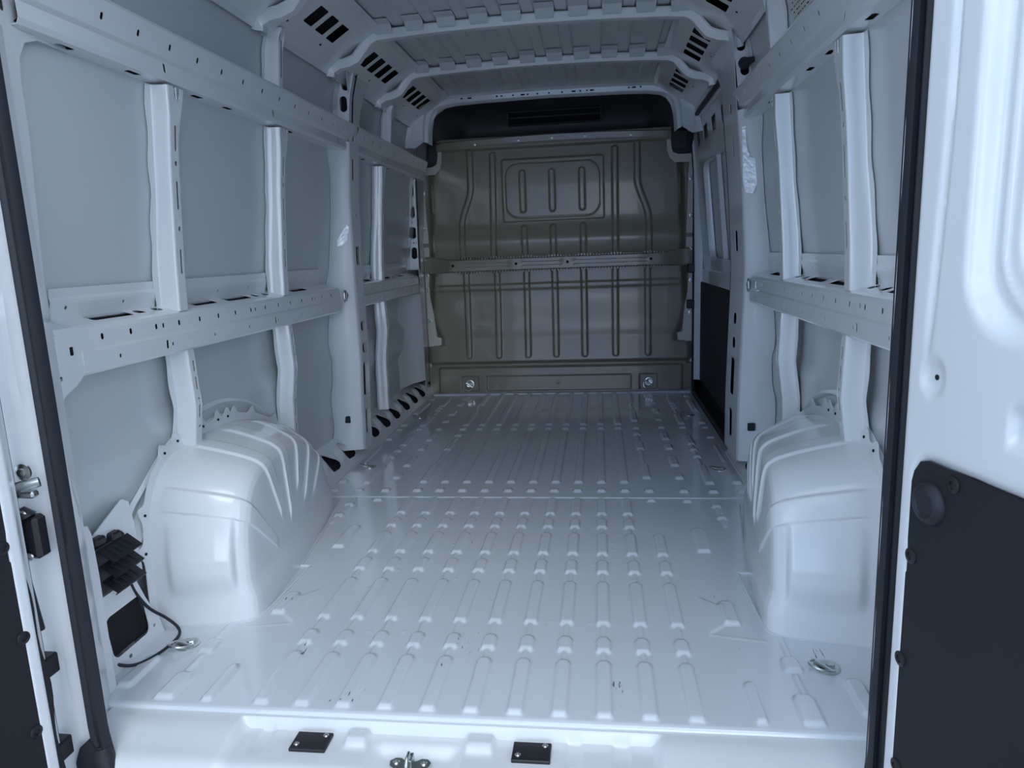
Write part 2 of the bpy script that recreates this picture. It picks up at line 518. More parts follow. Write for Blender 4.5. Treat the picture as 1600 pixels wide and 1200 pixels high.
def belt_rail(s, y0, y1):
    W_ = WALL[s]
    prof = [(1.000, 0.905), (0.931, 0.884), (0.922, 0.879), (0.918, 0.871), (0.917, 0.828), (0.912, 0.822), (0.914, 0.776), (0.920, 0.770), (1.02, 0.758)]
    big = [(a, b) for a, b in ((1.60, 1.76), (2.05, 2.19), (2.25, 2.42), (2.76, 2.92), (3.68, 3.80), (4.05, 4.18), (4.36, 4.48)) if a > y0+0.03 and b < y1-0.03]
    small = [a for a in (1.80, 1.88, 2.47, 2.55, 2.69, 3.86, 3.97, 4.24) if y0+0.03 < a < y1-0.03]
    led = [rrect(a, 0.018, b, 0.054, 0.010, 3) for a, b in big] + [oval(a, 0.036, 0.042, 0.028, 8) for a in small]
    up_ = [oval(y, 0.018, 0.013, 0.017, 8) for y in np.arange(y0+0.08, y1-0.04, 0.108)] + [oval(y+0.038, 0.018, 0.011, 0.015, 8) for y in np.arange(y0+0.29, y1-0.06, 0.54)]
    lo_ = [oval(y, 0.024, 0.010, 0.012, 6) for y in np.arange(y0+0.13, y1-0.04, 0.225)] + [oval(y, 0.022, 0.012, 0.026, 8) for y in np.arange(y0+0.33, y1-0.06, 0.68)]
    m = facets(MB(), s, y0, y1, prof, {0: led, 3: up_, 5: lo_})
    MB().grid([[(CX+s*w, y, z) for w, z in ((0.998, 0.893), (0.940, 0.874), (0.930, 0.862), (0.926, 0.80), (0.928, 0.782))] for y in (y0+0.01, y1-0.01)]).build('cavity_shade_sheet', SHADE_BLACK, W_)  # black sheet inside the rail, paints the slots and holes as shaded
    return m.build('belt_rail', PAINT, W_, solid=0.0022, weld=0.0004, angle=9)

def skin_strip(s, y0, y1):
    m = MB()
    prof = [(0.972, 0.0), (0.966, 0.012), (0.962, 0.045), (0.957, 0.052), (0.961, 0.060), (0.957, 0.082)]
    prof = [(skin(0.90+z)-0.008-(0.004 if 0.04 < z < 0.055 else 0), 0.895+z) for z in (0.0, 0.02, 0.042, 0.050, 0.058, 0.078)]
    holes = {1: [oval(y, 0.012, 0.010, 0.010, 8) for y in np.arange(y0+0.05, y1-0.03, 0.21)]}
    facets(m, s, y0, y1, prof, holes)
    m.build('reinforcement_strip', PAINT, WALL[s], solid=0.0018, weld=0.0004, angle=9)

def cant_rail(s, y0, y1, slots=True):
    prof = [(0.898, 1.640), (0.852, 1.634), (0.848, 1.626), (0.868, 1.566), (0.880, 1.558), (0.878, 1.524), (0.884, 1.512), (0.932, 1.508), (0.936, 1.484)]
    top = [oval(y, 0.034, 0.012, 0.018, 8) for y in np.arange(y0+0.10, y1-0.05, 0.135)]
    mid = [oval(y, 0.016, 0.012, 0.026, 8) for y in np.arange(y0+0.50, y1-0.08, 0.66)]
    led = [oval(y, 0.024, 0.055, 0.018, 8) for y in (1.58, 1.82, 2.12, 2.30, 2.78, 3.66, 4.10, 4.45) if y0+0.05 < y < y1-0.05]
    m = facets(MB(), s, y0, y1, prof, {2: top, 4: mid, 6: led})
    MB().grid([[(CX+s*w, y, z) for w, z in ((0.862, 1.622), (0.880, 1.572), (0.890, 1.556), (0.888, 1.526), (0.905, 1.517), (0.930, 1.514))] for y in (y0+0.01, y1-0.01)]).build('cavity_shade_sheet', SHADE_BLACK, WALL[s])  # black backing that puts shade into the cant rail openings
    return m.build('cant_rail', PAINT, WALL[s], solid=0.0022, weld=0.0004, angle=9)

def strut(s, y, z0, z1_, ff, w=0.046, flare=True, slots=(), name='strut', bend=None):
    """pressed hat section standing against the skin: ridge towards the rear at y, inboard face y..y+w"""
    W_ = WALL[s]
    m = MB()
    yb = (lambda z: 0.0) if bend is None else bend
    if flare:
        out = [(y+0.005, z0), (y+w-0.005, z0), (y+w-0.005, z1_-0.13), (y+w+0.012, z1_-0.07), (y+w+0.030, z1_-0.01), (y+w+0.030, z1_)]
        cxn = y+w-0.002
        out += [(cxn+0.016, z1_), (cxn+0.015, z1_-0.018), (cxn+0.008, z1_-0.031), (cxn, z1_-0.034), (cxn-0.009, z1_-0.031), (cxn-0.015, z1_-0.018), (cxn-0.016, z1_)]
        out += [(y+0.005, z1_)]
    else:
        out = [(y+0.005, z0), (y+w-0.005, z0), (y+w-0.005, z1_), (y+0.005, z1_)]
    holes = [oval(y+w*0.60, (a+b)/2, 0.011, b-a, 10) for a, b in slots]
    f = lambda u, v: (CX+s*ff(v), u, v)
    m.sheet(densify(out, 0.06), holes, f, 0.0, 0.05)
    zs = np.linspace(z0, z1_, 24)
    # rounded ridge, rear-facing side and flange on the skin
    P = []
    for z in zs:
        a, b = ff(z), min(skin(z)-0.005, ff(z)+0.052)
        P.append([(CX+s*a, y+0.005, z), (CX+s*(a+0.0015), y+0.0018, z), (CX+s*(a+0.005), y, z), (CX+s*(a+(b-a)*0.5), y-0.003, z), (CX+s*(b-0.006), y-0.006, z),
                  (CX+s*(b-0.001), y-0.009, z), (CX+s*b, y-0.014, z), (CX+s*b, y-0.030-0.004*math.sin(z*40), z)])
    m.grid(P)
    P = []
    for z in zs:
        a, b = ff(z), min(skin(z)-0.004, ff(z)+0.055)
        P.append([(CX+s*a, y+w-0.005, z), (CX+s*(a+0.004), y+w, z), (CX+s*(b-0.003), y+w+0.004, z), (CX+s*b, y+w+0.010, z), (CX+s*b, y+w+0.028, z)])
    m.grid(P)
    MB().grid([[(CX+s*(ff(z)+0.008), y+0.010, z), (CX+s*(ff(z)+0.008), y+w-0.008, z)] for z in np.linspace(z0+0.01, z1_-0.04, 16)]).build('cavity_shade_sheet', SHADE_BLACK, W_)  # black strip behind the face, so the slots look shaded
    return m.build(name, PAINT, W_, solid=0.002, angle=30)

up_slots = [(1.33, 1.40), (1.29, 1.305), (1.17, 1.25), (1.11, 1.125), (0.99, 1.06)]
lo_slots = [(0.70, 0.735), (0.645, 0.685), (0.615, 0.622), (0.56, 0.60), (0.53, 0.537)]
ff_up = interp([(0.85, 0.926), (1.0, 0.920), (1.3, 0.898), (1.42, 0.884), (1.51, 0.880)])
ff_lo = interp([(0.2, 0.945), (0.45, 0.940), (0.52, 0.930), (0.60, 0.920), (0.72, 0.924), (0.80, 0.928)])
bays = {-1: [1.925, 2.625, 3.90], 1: [1.925, 2.600]}
for s in (-1, 1):
    for k, y in enumerate(bays[s]):
        strut(s, y, 0.884, 1.502, ff_up, slots=up_slots)
        zlo = (0.46 if k == 0 else (0.20 if k == 1 else 0.14))
        strut(s, y+0.012, zlo, 0.775, ff_lo, w=0.04, flare=False, slots=lo_slots+([(0.40, 0.47), (0.33, 0.37), (0.25, 0.30)] if k else []))
belt_rail(-1, 1.50, 3.20); belt_rail(1, 1.50, 3.10); belt_rail(-1, 3.50, 4.68)
cant_rail(-1, 1.42, 3.40); cant_rail(1, 1.42, 3.20); cant_rail(-1, 3.46, 4.86)
for s, yy in ((-1, [(1.50, 1.90), (1.98, 2.59), (2.69, 3.12), (3.52, 3.87), (3.96, 4.6)]), (1, [(1.48, 1.90), (1.98, 2.57), (2.66, 3.05)])):
    for a, b in yy: skin_strip(s, a, b)

# C pillars: rear-facing side sweeping from skin to ridge, inboard face with openings
def c_pillar(s, yr, yf, xw):
    W_ = WALL[s]
    fx = interp([(0.0, xw(0.0)), (0.3, xw(0.3)), (0.5, xw(0.5)), (0.9, xw(0.9)), (1.3, xw(1.3)), (1.55, xw(1.55)), (1.75, xw(1.75)), (1.88, xw(1.88))])
    m = MB()
    zs = np.linspace(0.06, 1.55, 44)
    P = []
    for z in zs:
        a, b = fx(z), skin(z)-0.004
        # waist towards the skin, wider near belt and at top: the window corners
        bow = 0.035*math.sin(max(0, min(1, (z-0.1)/0.66))*PI)
        e = 0.05*math.exp(-((z-1.50)/0.07)**2)+0.03*math.exp(-((z-0.88)/0.06)**2)
        P.append([(CX+s*(a+0.002), yr+0.030, z), (CX+s*a, yr+0.018, z), (CX+s*(a+0.002), yr+0.007, z), (CX+s*(a+0.008), yr, z), (CX+s*(a+(b-a)*0.45), yr-0.012-e*0.3, z),
                  (CX+s*(a+(b-a)*0.75), yr-0.025-e*0.6-bow*0.5, z), (CX+s*(b-0.008), yr-0.048-e-bow, z), (CX+s*(b-0.001), yr-0.060-e-bow, z), (CX+s*b, yr-0.085-e-bow, z)])
    m.grid(P)
    m.build('pillar', PAINT, W_, solid=0.002, angle=50)
    # inboard face
    yc = (yr+0.03+yf)/2
    holes = [rrect(yc-0.03, 0.98, yc+0.02, 1.07, 0.012), rrect(yc-0.035, 0.655, yc+0.035, 0.705, 0.02), rrect(yc-0.035, 0.545, yc+0.035, 0.595, 0.02),
             rrect(yc-0.045, 0.33, yc+0.045, 0.50, 0.02), rrect(yc-0.03, 0.13, yc+0.04, 0.26, 0.018), rrect(yc-0.04, 1.38, yc-0.02, 1.48, 0.009), rrect(yc-0.04, 1.56, yc-0.01, 1.60, 0.009)]
    holes += [oval(yc+dx, z, 0.012, 0.012, 8) for dx, z in ((0, 0.62), (-0.02, 0.76), (0.02, 0.80), (-0.03, 0.90), (0, 1.15), (0, 1.22), (-0.03, 1.30), (0.0, 0.29))]
    out = densify([(yr+0.028, 0.05), (yf, 0.05), (yf, 1.63), (yf+0.03, 1.74), (yf+0.09, 1.84), (yr-0.08, 1.84), (yr+0.0, 1.74), (yr+0.020, 1.60)], 0.05)
    m = MB().sheet(out, holes, lambda u, v: (CX+s*fx(v), u, v), 0, 0.06)
    zs = np.linspace(0.05, 1.84, 30)
    fl = lambda z: 0.0 if z < 1.63 else (0.03*(z-1.63)/0.11 if z < 1.74 else 0.03+0.06*(z-1.74)/0.10)
    m.grid([[(CX+s*fx(z), yf+fl(z), z), (CX+s*(fx(z)+0.005), yf+0.005+fl(z), z), (CX+s*(skin(z)-0.002 if s < 0 else fx(z)+0.05), yf+0.010+fl(z), z)] for z in zs])
    m.build('pillar_face', PAINT, W_, solid=0.002, angle=35)
    # black sheet behind the openings, painted-in shade of the hollow pillar
    zs = np.linspace(0.06, 1.5, 12)
    MB().grid([[(CX+s*(fx(z)+0.022), yr+0.03, z), (CX+s*(fx(z)+0.022), yf-0.004, z)] for z in zs]).build('cavity_shade_sheet', SHADE_BLACK, W_)
    return fx
xwL = interp([(0.0, 0.915), (0.3, 0.905), (0.5, 0.895), (0.9, 0.896), (1.3, 0.886), (1.55, 0.868), (1.75, 0.850), (1.88, 0.815)])
xwR = interp([(0.0, 0.885), (0.3, 0.885), (0.5, 0.890), (0.9, 0.902), (1.3, 0.880), (1.55, 0.858), (1.75, 0.840), (1.88, 0.800)])
fxl = c_pillar(-1, 3.345, 3.485, xwL)
fxr = c_pillar(1, 3.135, 3.46, xwR)

# upper part of the C pillars: a web facing the rear with two oval openings
def upper_web(s, y, w_in, w_out, z0, z1_, ovals, name='pillar_web', ow=0.036, oh=0.070):
    out = [(w_in(z0), z0)] + [(w_in(z), z) for z in np.linspace(z0, z1_, 8)][1:] + [(w_out(z), z) for z in np.linspace(z1_, z0, 8)]
    holes = [oval((w_in(z)+w_out(z))/2, z, ow, oh, 14) for z in ovals]
    m = MB().sheet(out, holes, lambda a, b: (CX+s*a, y, b), 0.03, 0.05)
    P = [[(CX+s*w_out(z), y, z), (CX+s*(w_out(z)+0.004), y-0.006, z), (CX+s*(skin(z)-0.003), y-0.008, z), (CX+s*(skin(z)-0.003), y-0.06, z)] for z in np.linspace(z0, z1_, 8)]
    m.grid(P)
    m.build(name, PAINT, WALL[s], solid=0.002, angle=40)
    MB().grid([[(CX+s*w_in(z), y+0.05, z), (CX+s*w_out(z), y+0.05, z)] for z in np.linspace(z0, z1_, 5)]).build('cavity_shade_sheet', SHADE_BLACK, WALL[s])  # black backing, painted shade seen through the ovals
wi = interp([(1.5, 0.868), (1.75, 0.842), (1.9, 0.80)]); wo_ = interp([(1.5, 0.935), (1.75, 0.912), (1.84, 0.895), (1.9, 0.85)])
upper_web(-1, 3.335, wi, interp([(1.5, 0.925), (1.75, 0.900), (1.84, 0.885), (1.9, 0.85)]), 1.62, 1.88, (1.715, 1.808))
upper_web(1, 3.13, wi, wo_, 1.62, 1.88, (1.715, 1.808))

# hand-brushed seam sealer smears on the pillars
for s, y, pts in ((1, 3.119, [(0.872, 1.48), (0.885, 1.485), (0.892, 1.40), (0.905, 1.36), (0.935, 1.35), (0.938, 1.30), (0.930, 1.24), (0.915, 1.21), (0.890, 1.22), (0.880, 1.27), (0.878, 1.36)]),
                  (-1, 3.335, [(0.893, 1.16), (0.905, 1.175), (0.925, 1.14), (0.950, 1.10), (0.955, 1.07), (0.930, 1.075), (0.905, 1.10)])):
    rr = random.Random(4)
    MB().sheet(densify(pts, 0.008), [], lambda a, b: (CX+s*a, y-0.35*(a-0.88)+rr.uniform(-0.0012, 0.0012), b), 0.006, 0.006).build('seam_sealer', SEALER_WET, WALL[s], angle=80)

# slim upper struts above the cant rail
ff_hi = interp([(1.6, 0.862), (1.8, 0.842), (1.9, 0.80)])
for s, ys_ in ((-1, (2.60, 4.02)), (1, (2.58,))):
    for y in ys_:
        strut(s, y, 1.632, 1.835, ff_hi, w=0.040, flare=False, slots=[(1.67, 1.80)])

# front left pillar: rear-facing web with oval openings
fi4 = interp([(0.0, 0.925), (0.9, 0.925), (1.5, 0.915), (1.7, 0.90), (1.85, 0.86)])
fo4 = interp([(0.0, 1.00), (0.9, 0.985), (1.5, 0.965), (1.7, 0.93), (1.85, 0.88)])
out = [(fi4(0.92), 0.92), (fi4(1.3), 1.3), (fi4(1.55), 1.55), (fo4(1.55), 1.55), (fo4(1.3), 1.3), (fo4(0.92), 0.92)]
hl = [oval(0.948, z, 0.040, 0.078, 14) for z in (1.03, 1.165, 1.30, 1.435)] + [oval(0.948, z, 0.010, 0.010, 6) for z in (1.098, 1.233, 1.368)] + [oval(0.932+d, z, 0.006, 0.006, 6) for z in (1.098, 1.368) for d in (0, 0.032)]
m = MB().sheet(out, hl, lambda a, b: (CX-a, 4.74, b), 0.03, 0.06)
m.grid([[(CX-fo4(z), 4.74, z), (CX-fo4(z)-0.01, 4.73, z), (CX-skin(z)+0.003, 4.72, z), (CX-skin(z)+0.003, 4.66, z)] for z in np.linspace(0.92, 1.55, 8)])
m.build('pillar_web', PAINT, wall_l, solid=0.002, angle=40)
MB().grid([[(CX-fi4(z), 4.79, z), (CX-fo4(z), 4.79, z)] for z in np.linspace(0.92, 1.55, 5)]).build('cavity_shade_sheet', SHADE_BLACK, wall_l)  # black sheet giving the front pillar ovals their shade
# inboard strip from the pillar to the bulkhead, both sides
for s in (-1, 1):
    m = MB()
    a0 = 4.74 if s < 0 else 4.93
    zs = np.linspace(0.10, 1.72, 22)
    m.grid([([] if s < 0 else [(CX+s*(fi4(z)+0.05), a0-0.02, z), (CX+s*(fi4(z)+0.006), a0-0.006, z)])+[(CX+s*fi4(z), a0, z), (CX+s*(fi4(z)+0.004), a0+0.05, z), (CX+s*(fi4(z)+0.012), a0+0.06, z), (CX+s*(fi4(z)+0.040), a0+0.15, z), (CX+s*(fi4(z)+0.045), 5.10, z)] for z in zs])
    m.build('pillar', PAINT, WALL[s], solid=0.002, angle=40)
# lower recess box of the front left pillar
m = MB()
m.grid([[(CX-0.925, 4.74, z), (CX-0.955, 4.66, z), (CX-0.98, 4.62, z), (CX-1.00, 4.50, z), (CX-1.015, 4.42, z)] for z in np.linspace(0.16, 0.76, 10)])
m.build('pillar', PAINT, wall_l, solid=0.002, angle=30)

# rear (D) pillars inside the rear opening
for s in (-1, 1):
    m = MB()
    zs = np.linspace(-0.06, 1.50, 26)
    off = -0.015 if s < 0 else 0.0
    m.grid([[(s*0.79, 1.245, z), (s*(0.795), 1.262, z), (s*0.83, 1.30, z), (s*(0.865+off), 1.345, z), (s*(0.90+off), 1.41, z), (s*(0.93), 1.425, z), (CX+s*(skin(z)-0.003), 1.43, z)] for z in zs])
    zs = np.linspace(-0.16, 1.95, 36)
    # door jamb outside the seal, stepped
    m.grid([[(s*0.79, 1.252, z), (s*0.815, 1.246, z), (s*(0.832+0.006*math.sin(z*9)), 1.243, z), (s*0.845, 1.232, z), (s*(0.868+0.010*math.sin(z*7+1)), 1.228, z), (s*0.91, 1.225, z), (s*0.95, 1.220, z), (s*1.03, 1.215, z), (s*1.04, 1.30, z)] for z in zs])
    m.build('pillar', PAINT, WALL[s], solid=0.002, angle=40)
    # upper corner and panel above the window opening
    m = MB()
    arc = [(1.425+0.0, 1.30), (1.425, 1.40), (1.432, 1.45), (1.455, 1.485), (1.50, 1.502), (1.60, 1.505)]
    out = [(1.28, 0.60), (1.36, 0.60), (1.39, 0.9)] + arc[:] + [(1.60, 1.60), (1.28, 1.60)]
    m.sheet(out, [oval(1.40, 1.548, 0.016, 0.036, 10)], lambda a, b: (s*(0.862+(a-1.28)*0.12), a, b))
    m.build('corner_gusset', PAINT, WALL[s], solid=0.002)
# end bracket joining belt rail to the D pillar
for s in (-1, 1):
    m = MB()
    out = [(1.34, 0.89), (1.49, 0.882), (1.50, 0.872), (1.50, 0.775), (1.47, 0.752), (1.43, 0.735), (1.405, 0.70), (1.395, 0.64), (1.36, 0.60), (1.34, 0.60)]
    m.sheet(densify(out, 0.03), [rrect(1.462, 0.822, 1.475, 0.842, 0.002, 1), oval(1.425, 0.775, 0.010, 0.012, 8), oval(1.412, 0.728, 0.010, 0.012, 8)], lambda a, b: (CX+s*(0.914+0.02*float(sm((1.44-a)/0.1))), a, b), 0.03, 0.03)
    m.grid([[(CX+s*0.914, y, 0.872), (CX+s*0.922, y, 0.884), (CX+s*1.0, y, 0.90)] for y in (1.34, 1.42, 1.50)])
    m.build('rail_bracket', PAINT, WALL[s], solid=0.002)
    m = MB()
    zs_ = [(-0.02, 0.0), (0.05, 0.0), (0.40, 0.0), (0.43, 0.01), (0.44, 0.03)]
    out = [(1.36, -0.01), (1.445, -0.01), (1.445, 0.30), (1.440, 0.40), (1.43, 0.425), (1.40, 0.435), (1.36, 0.42)]
    m.sheet(out, [oval(1.415, 0.375, 0.009, 0.014, 8)], lambda a, b: (s*(0.885+0.10*(a-1.36)), a, b))
    m.build('pillar_bracket', PAINT, WALL[s], solid=0.002)

# kick panels with teardrop openings
def kick(s, y0, y1, starts):
    f = lambda u, v: (s*v, u, (v-0.91)*1.3 + 0.004*math.sin(u*29.0)*float(sm((v-0.96)/0.03)))
    tear = [(0.0, 0.938), (0.06, 0.935), (0.098, 0.940), (0.112, 0.951), (0.098, 0.963), (0.060, 0.976), (0.030, 0.988), (0.004, 0.999), (-0.010, 0.996), (-0.012, 0.985), (-0.008, 0.965), (-0.010, 0.950)]
    holes = [[(a+x, y) for x, y in tear] for a in starts]
    m = MB().sheet(densify([(y0, 0.905), (y1, 0.905), (y1, 1.035), (y0, 1.035)], 0.05), holes, f, 0.035, 0.03)
    m.build('kick_panel', PAINT, WALL[s], solid=0.0025, angle=50)
    mb = MB()
    for a in starts:      # pressed domes between the openings
        n = 9
        P = []
        for i in range(n):
            row = []
            for j in range(n):
                u, v = -1+2*i/(n-1), -1+2*j/(n-1)
                h = 0.016*max(0, 1-u*u)*max(0, 1-v*v)
                yy, xx = a+0.165+0.045*u, 0.972+0.030*v
                p = f(yy, xx)
                row.append((p[0]-s*h*0.79, p[1], p[2]+h*0.61))
            P.append(row)
        mb.grid(P)
    mb.build('pressed_dome', PAINT, WALL[s], angle=60, kind='stuff')
    MB().grid([[(s*0.930, y, 0.005), (s*1.025, y, 0.10), (s*1.028, y, 0.14)] for y in (y0, y1)]).build('cavity_shade_sheet', SHADE_BLACK, WALL[s])  # black sheet under the teardrops, shade put in as colour
kick(-1, 2.62, 5.06, [2.835, 3.045, 3.258, 3.665, 3.885, 4.095, 4.330, 4.540, 4.750])
kick(1, 2.62, 3.47, [2.835, 3.045])
# lower edge bead where floor meets kick panel
for s, y1 in ((-1, 5.05), (1, 3.46)):
    MB().tube([(s*0.912, 2.7, 0.004), (s*0.912, y1, 0.004)], 0.006, 8).build('seam_sealer', SEALER, WALL[s])
# square plug hole low on each C pillar (dark rubber grommet)
for s, x, y in ((-1, 0.955, 3.318), (1, 0.955, 3.108)):
    MB().box((s*x-0.016, y-0.006, 0.205), (s*x+0.016, y+0.004, 0.24), 0.003).build('grommet', RUBBER, WALL[s])

# ------------------------------------------------------------------ wheel arches
def arch(s, name, label):
    t = thing(name, label, 'wheel arch', (s*0.97+CX, 2.2, 0.0), 'wheel arch boxes')
    yc = 2.13
    def outline(u):
        th = PI*u
        if th < PI/2:
            a, n = 0.415, 4.2
        else:
            a, n = 0.68, 1.95
        c, q = abs(math.cos(th)), math.sin(th)
        e = 2.0/n
        yy = a*(c**e)*(-1 if th < PI/2 else 1)
        return yy, 0.487*(max(q, 0)**e)
    # arc-length parameter
    us = np.linspace(0, 1, 600); pts = np.array([outline(u) for u in us])
    L = np.concatenate([[0], np.cumsum(np.hypot(*np.diff(pts, axis=0).T))]); L /= L[-1]
    rings = [(0.972, 1.0), (0.955, 0.995), (0.925, 0.982), (0.89, 0.966), (0.86, 0.952), (0.83, 0.937), (0.80, 0.920), (0.775, 0.903), (0.757, 0.888), (0.742, 0.870), (0.731, 0.848), (0.724, 0.82), (0.720, 0.76), (0.718, 0.67), (0.716, 0.56), (0.714, 0.44), (0.712, 0.29), (0.711, 0.14), (0.710, 0.0)]
    rs = np.linspace(0, len(rings)-1, 80)
    nu = 420
    bands = [(0.200, 0.243, 15.6), (0.345, 0.388, 15.2), (0.450, 0.492, 15.8), (0.562, 0.602, 14.6), (0.672, 0.710, 15.2), (0.785, 0.822, 14.6)]
    P = np.zeros((nu, len(rs), 3)); hgt = np.zeros((nu, len(rs)))
    for i in range(nu):
        u = i/(nu-1)
        uu = np.interp(u, L, us)
        yy, zz = outline(uu)
        for j, r in enumerate(rs):
            k = int(min(r, len(rings)-2)); f_ = r-k
            X = rings[k][0]*(1-f_)+rings[k+1][0]*f_; S = rings[k][1]*(1-f_)+rings[k+1][1]*f_
            y = yc+yy*S
            w = float(sm((0.93-X)/0.18))
            X += w*0.115*max(0, (y-1.80)/0.9)**1.25
            X -= 0.012*float(sm((0.12-zz*S)/0.06))*w
            P[i, j] = (X, y, zz*S)
            h = 0.0
            for a, b, lim in bands:
                wd = 0.0032
                h = max(h, 0.0062*float(sm((u-a)/wd))*float(sm((b-u)/wd))*float(sm((r-1.0)/1.2))*float(sm((lim-r)/0.7)))
            # near face: panel tilted upwards to catch the sky as a bright patch
            zq = zz*S
            if u < 0.24: h = max(h, float(sm((r-1.6)/0.8))*float(sm((8.6-r)/1.0))*(0.021*min(1, max(0, (0.338+0.05*(X-0.85)-zq)/0.14))*float(sm((zq-0.075)/0.09)) - 0.003*math.exp(-((zq-0.345-0.05*(X-0.85))/0.006)**2)))
            hgt[i, j] = h
    du = np.gradient(P, axis=0); dv = np.gradient(P, axis=1)
    nrm = np.cross(du, dv); nrm /= (np.linalg.norm(nrm, axis=2, keepdims=True)+1e-9)
    c0 = np.array([0.97, 2.2, 0.0])
    if ((P[nu//2, 30]-c0)@nrm[nu//2, 30]) < 0: nrm = -nrm
    P = P+nrm*hgt[..., None]
    P[..., 2] = np.maximum(P[..., 2], -0.002)
    P[..., 0] = s*(P[..., 0]-0.97); P[..., 1] -= 2.2
    MB().grid(P).build('arch_shell', PAINT, t, angle=55)
    # welded flange with tabs
    n = 200; F = []
    for i in range(n):
        u = i/(n-1); uu = np.interp(u, L, us); yy, zz = outline(uu)
        g_ = 0.026+0.028*max([math.exp(-((u-c)/0.010)**2) for c in (0.13, 0.19, 0.30, 0.34, 0.42, 0.47, 0.505, 0.53, 0.60, 0.7, 0.8)])
        d = math.hypot(yy, zz)
        k = 1+g_/max(d, 0.1)
        F.append([(s*0.002, yc-2.2+yy, zz), (s*0.004, yc-2.2+yy*(1+(k-1)*0.5), zz*(1+(k-1)*0.5)), (s*0.005, yc-2.2+yy*k, zz*k)])
    MB().grid(F).build('flange', PAINT, t, solid=0.002)
    # black plugs on the flange, painting in the shade of small holes
    m = MB()
    for c in (0.13, 0.19, 0.30, 0.34, 0.42, 0.47, 0.505):
        uu = np.interp(c, L, us); yy, zz = outline(uu); d = math.hypot(yy, zz); k = 1+0.022/d
        m.cyl((s*0.0035, yc-2.2+yy*k, zz*k), (s*0.0005-s*0.0005, yc-2.2+yy*k, zz*k), 0.0042, 8)
    m.build('flange_hole_shade', SHADE_BLACK, t, kind='stuff')
    # sealer bead at the foot
    pts = [(s*(P_[0]) , P_[1], 0.003) for P_ in []]
    foot = []
    for r in np.linspace(1, len(rings)-1, 20):
        k = int(min(r, len(rings)-2)); f_ = r-k
        X = rings[k][0]*(1-f_)+rings[k+1][0]*f_; S = rings[k][1]*(1-f_)+rings[k+1][1]*f_
        foot.append((s*(X-0.012*float(sm((0.93-X)/0.18))-0.97), yc-0.415*S-2.2, 0.002))
    for y in np.linspace(yc, 2.74, 14):
        foot.append((s*(0.698+0.115*max(0, (y-1.80)/0.9)**1.25-0.97), y-2.2, 0.002))
    MB().tube(foot, 0.004, 6).build('seam_sealer', SEALER, t)
    return t
arch(-1, 'wheel_arch', 'white pressed-steel wheel arch box on left side of the floor')
arch(1, 'wheel_arch', 'white pressed-steel wheel arch box on right side of the floor')
# outer wheel-arch curve seen between skin and box
for s in (-1, 1):
    P = []
    for a in np.linspace(0.02, PI-0.02, 40):
        y, z = 2.16-0.60*math.cos(a), -0.02+0.585*math.sin(a)
        P.append([(CX+s*(skin(max(0, z))-0.002), y, z), (CX+s*(skin(max(0, z))-0.012), y+0.010*math.cos(a), z-0.010*math.sin(a)), (CX+s*1.01, y+0.035*math.cos(a), z-0.035*math.sin(a)), (CX+s*0.985, y+0.06*math.cos(a), z-0.06*math.sin(a))])
    MB().grid(P).build('outer_arch_lip', PAINT, WALL[s], solid=0.002)

# ------------------------------------------------------------------ roof
ceiling = None
def crown(x, z=1.965): return z+0.018*(1-(x/0.75)**2)
xs = np.linspace(-0.80, 0.84, 330)
ys = np.array([1.20, 1.3, 1.8, 2.45, 2.5, 2.55, 2.6, 3.06, 3.10, 3.14, 3.2, 3.26, 3.72, 3.78, 3.86, 3.92, 4.35, 4.46, 4.54, 4.72])
P = []
for x in xs:
    row = []
    ph = ((x-0.03)/0.137) % 1.0
    rib = float(sm((0.34-abs(ph-0.5))/0.07))
    edge = float(sm((0.66-abs(x-CX))/0.03))
    for y in ys:
        on = float(sm((y-1.3)/0.3)*sm((4.46-y)/0.05))
        row.append((x, y, crown(x-CX)+0.030*0+0.013*rib*edge*on))
    P.append(row)
ceiling = MB().grid(P).build('ceiling', PRIMED, None, kind='structure', angle=30)
# cant: sloping panel with square openings between roof and wall
def cant(s):
    w0, z0, w1, z1_ = 0.845, 1.835, 0.660, 1.948
    L = math.hypot(w1-w0, z1_-z0)
    f = lambda u, v: (CX+s*(w0+(w1-w0)*v/L), u, z0+(z1_-z0)*v/L)
    sq = []
    for a in (2.68, 2.79, 2.90, 3.30, 3.41, 3.52, 3.63, 3.99, 4.10, 4.21, 4.32):
        sq.append(rrect(a, 0.080, a+0.078, 0.168, 0.006, 2))
    for a in (2.05, 2.2): sq.append(rrect(a, 0.085, a+0.07, 0.150, 0.006, 2))
    dots = [oval(a, 0.045, 0.022, 0.010, 8) for a in np.arange(2.3, 4.5, 0.31)]
    m = MB().sheet([(1.22, 0), (4.72, 0), (4.72, L), (1.22, L)], sq+dots, f)
    m.grid([[(CX+s*0.870, y, 1.800), (CX+s*0.862, y, 1.822), (CX+s*0.845, y, 1.835)] for y in (1.22, 4.72)])
    m.grid([[(CX+s*0.660, y, 1.948), (CX+s*0.640, y, 1.954), (CX+s*0.62, y, 1.974)] for y in (1.22, 4.72)])
    m.build('cant_panel', PAINT, ceiling, solid=0.002, weld=0.0004, angle=25)
    MB().grid([[(CX+s*0.875, y, 1.845), (CX+s*0.80, y, 1.92), (CX+s*0.68, y, 1.975)] for y in (1.25, 4.7)]).build('cavity_shade_sheet', SHADE_BLACK, ceiling)  # black sheet above the square openings, stands for roof-side shade
cant(-1); cant(1)
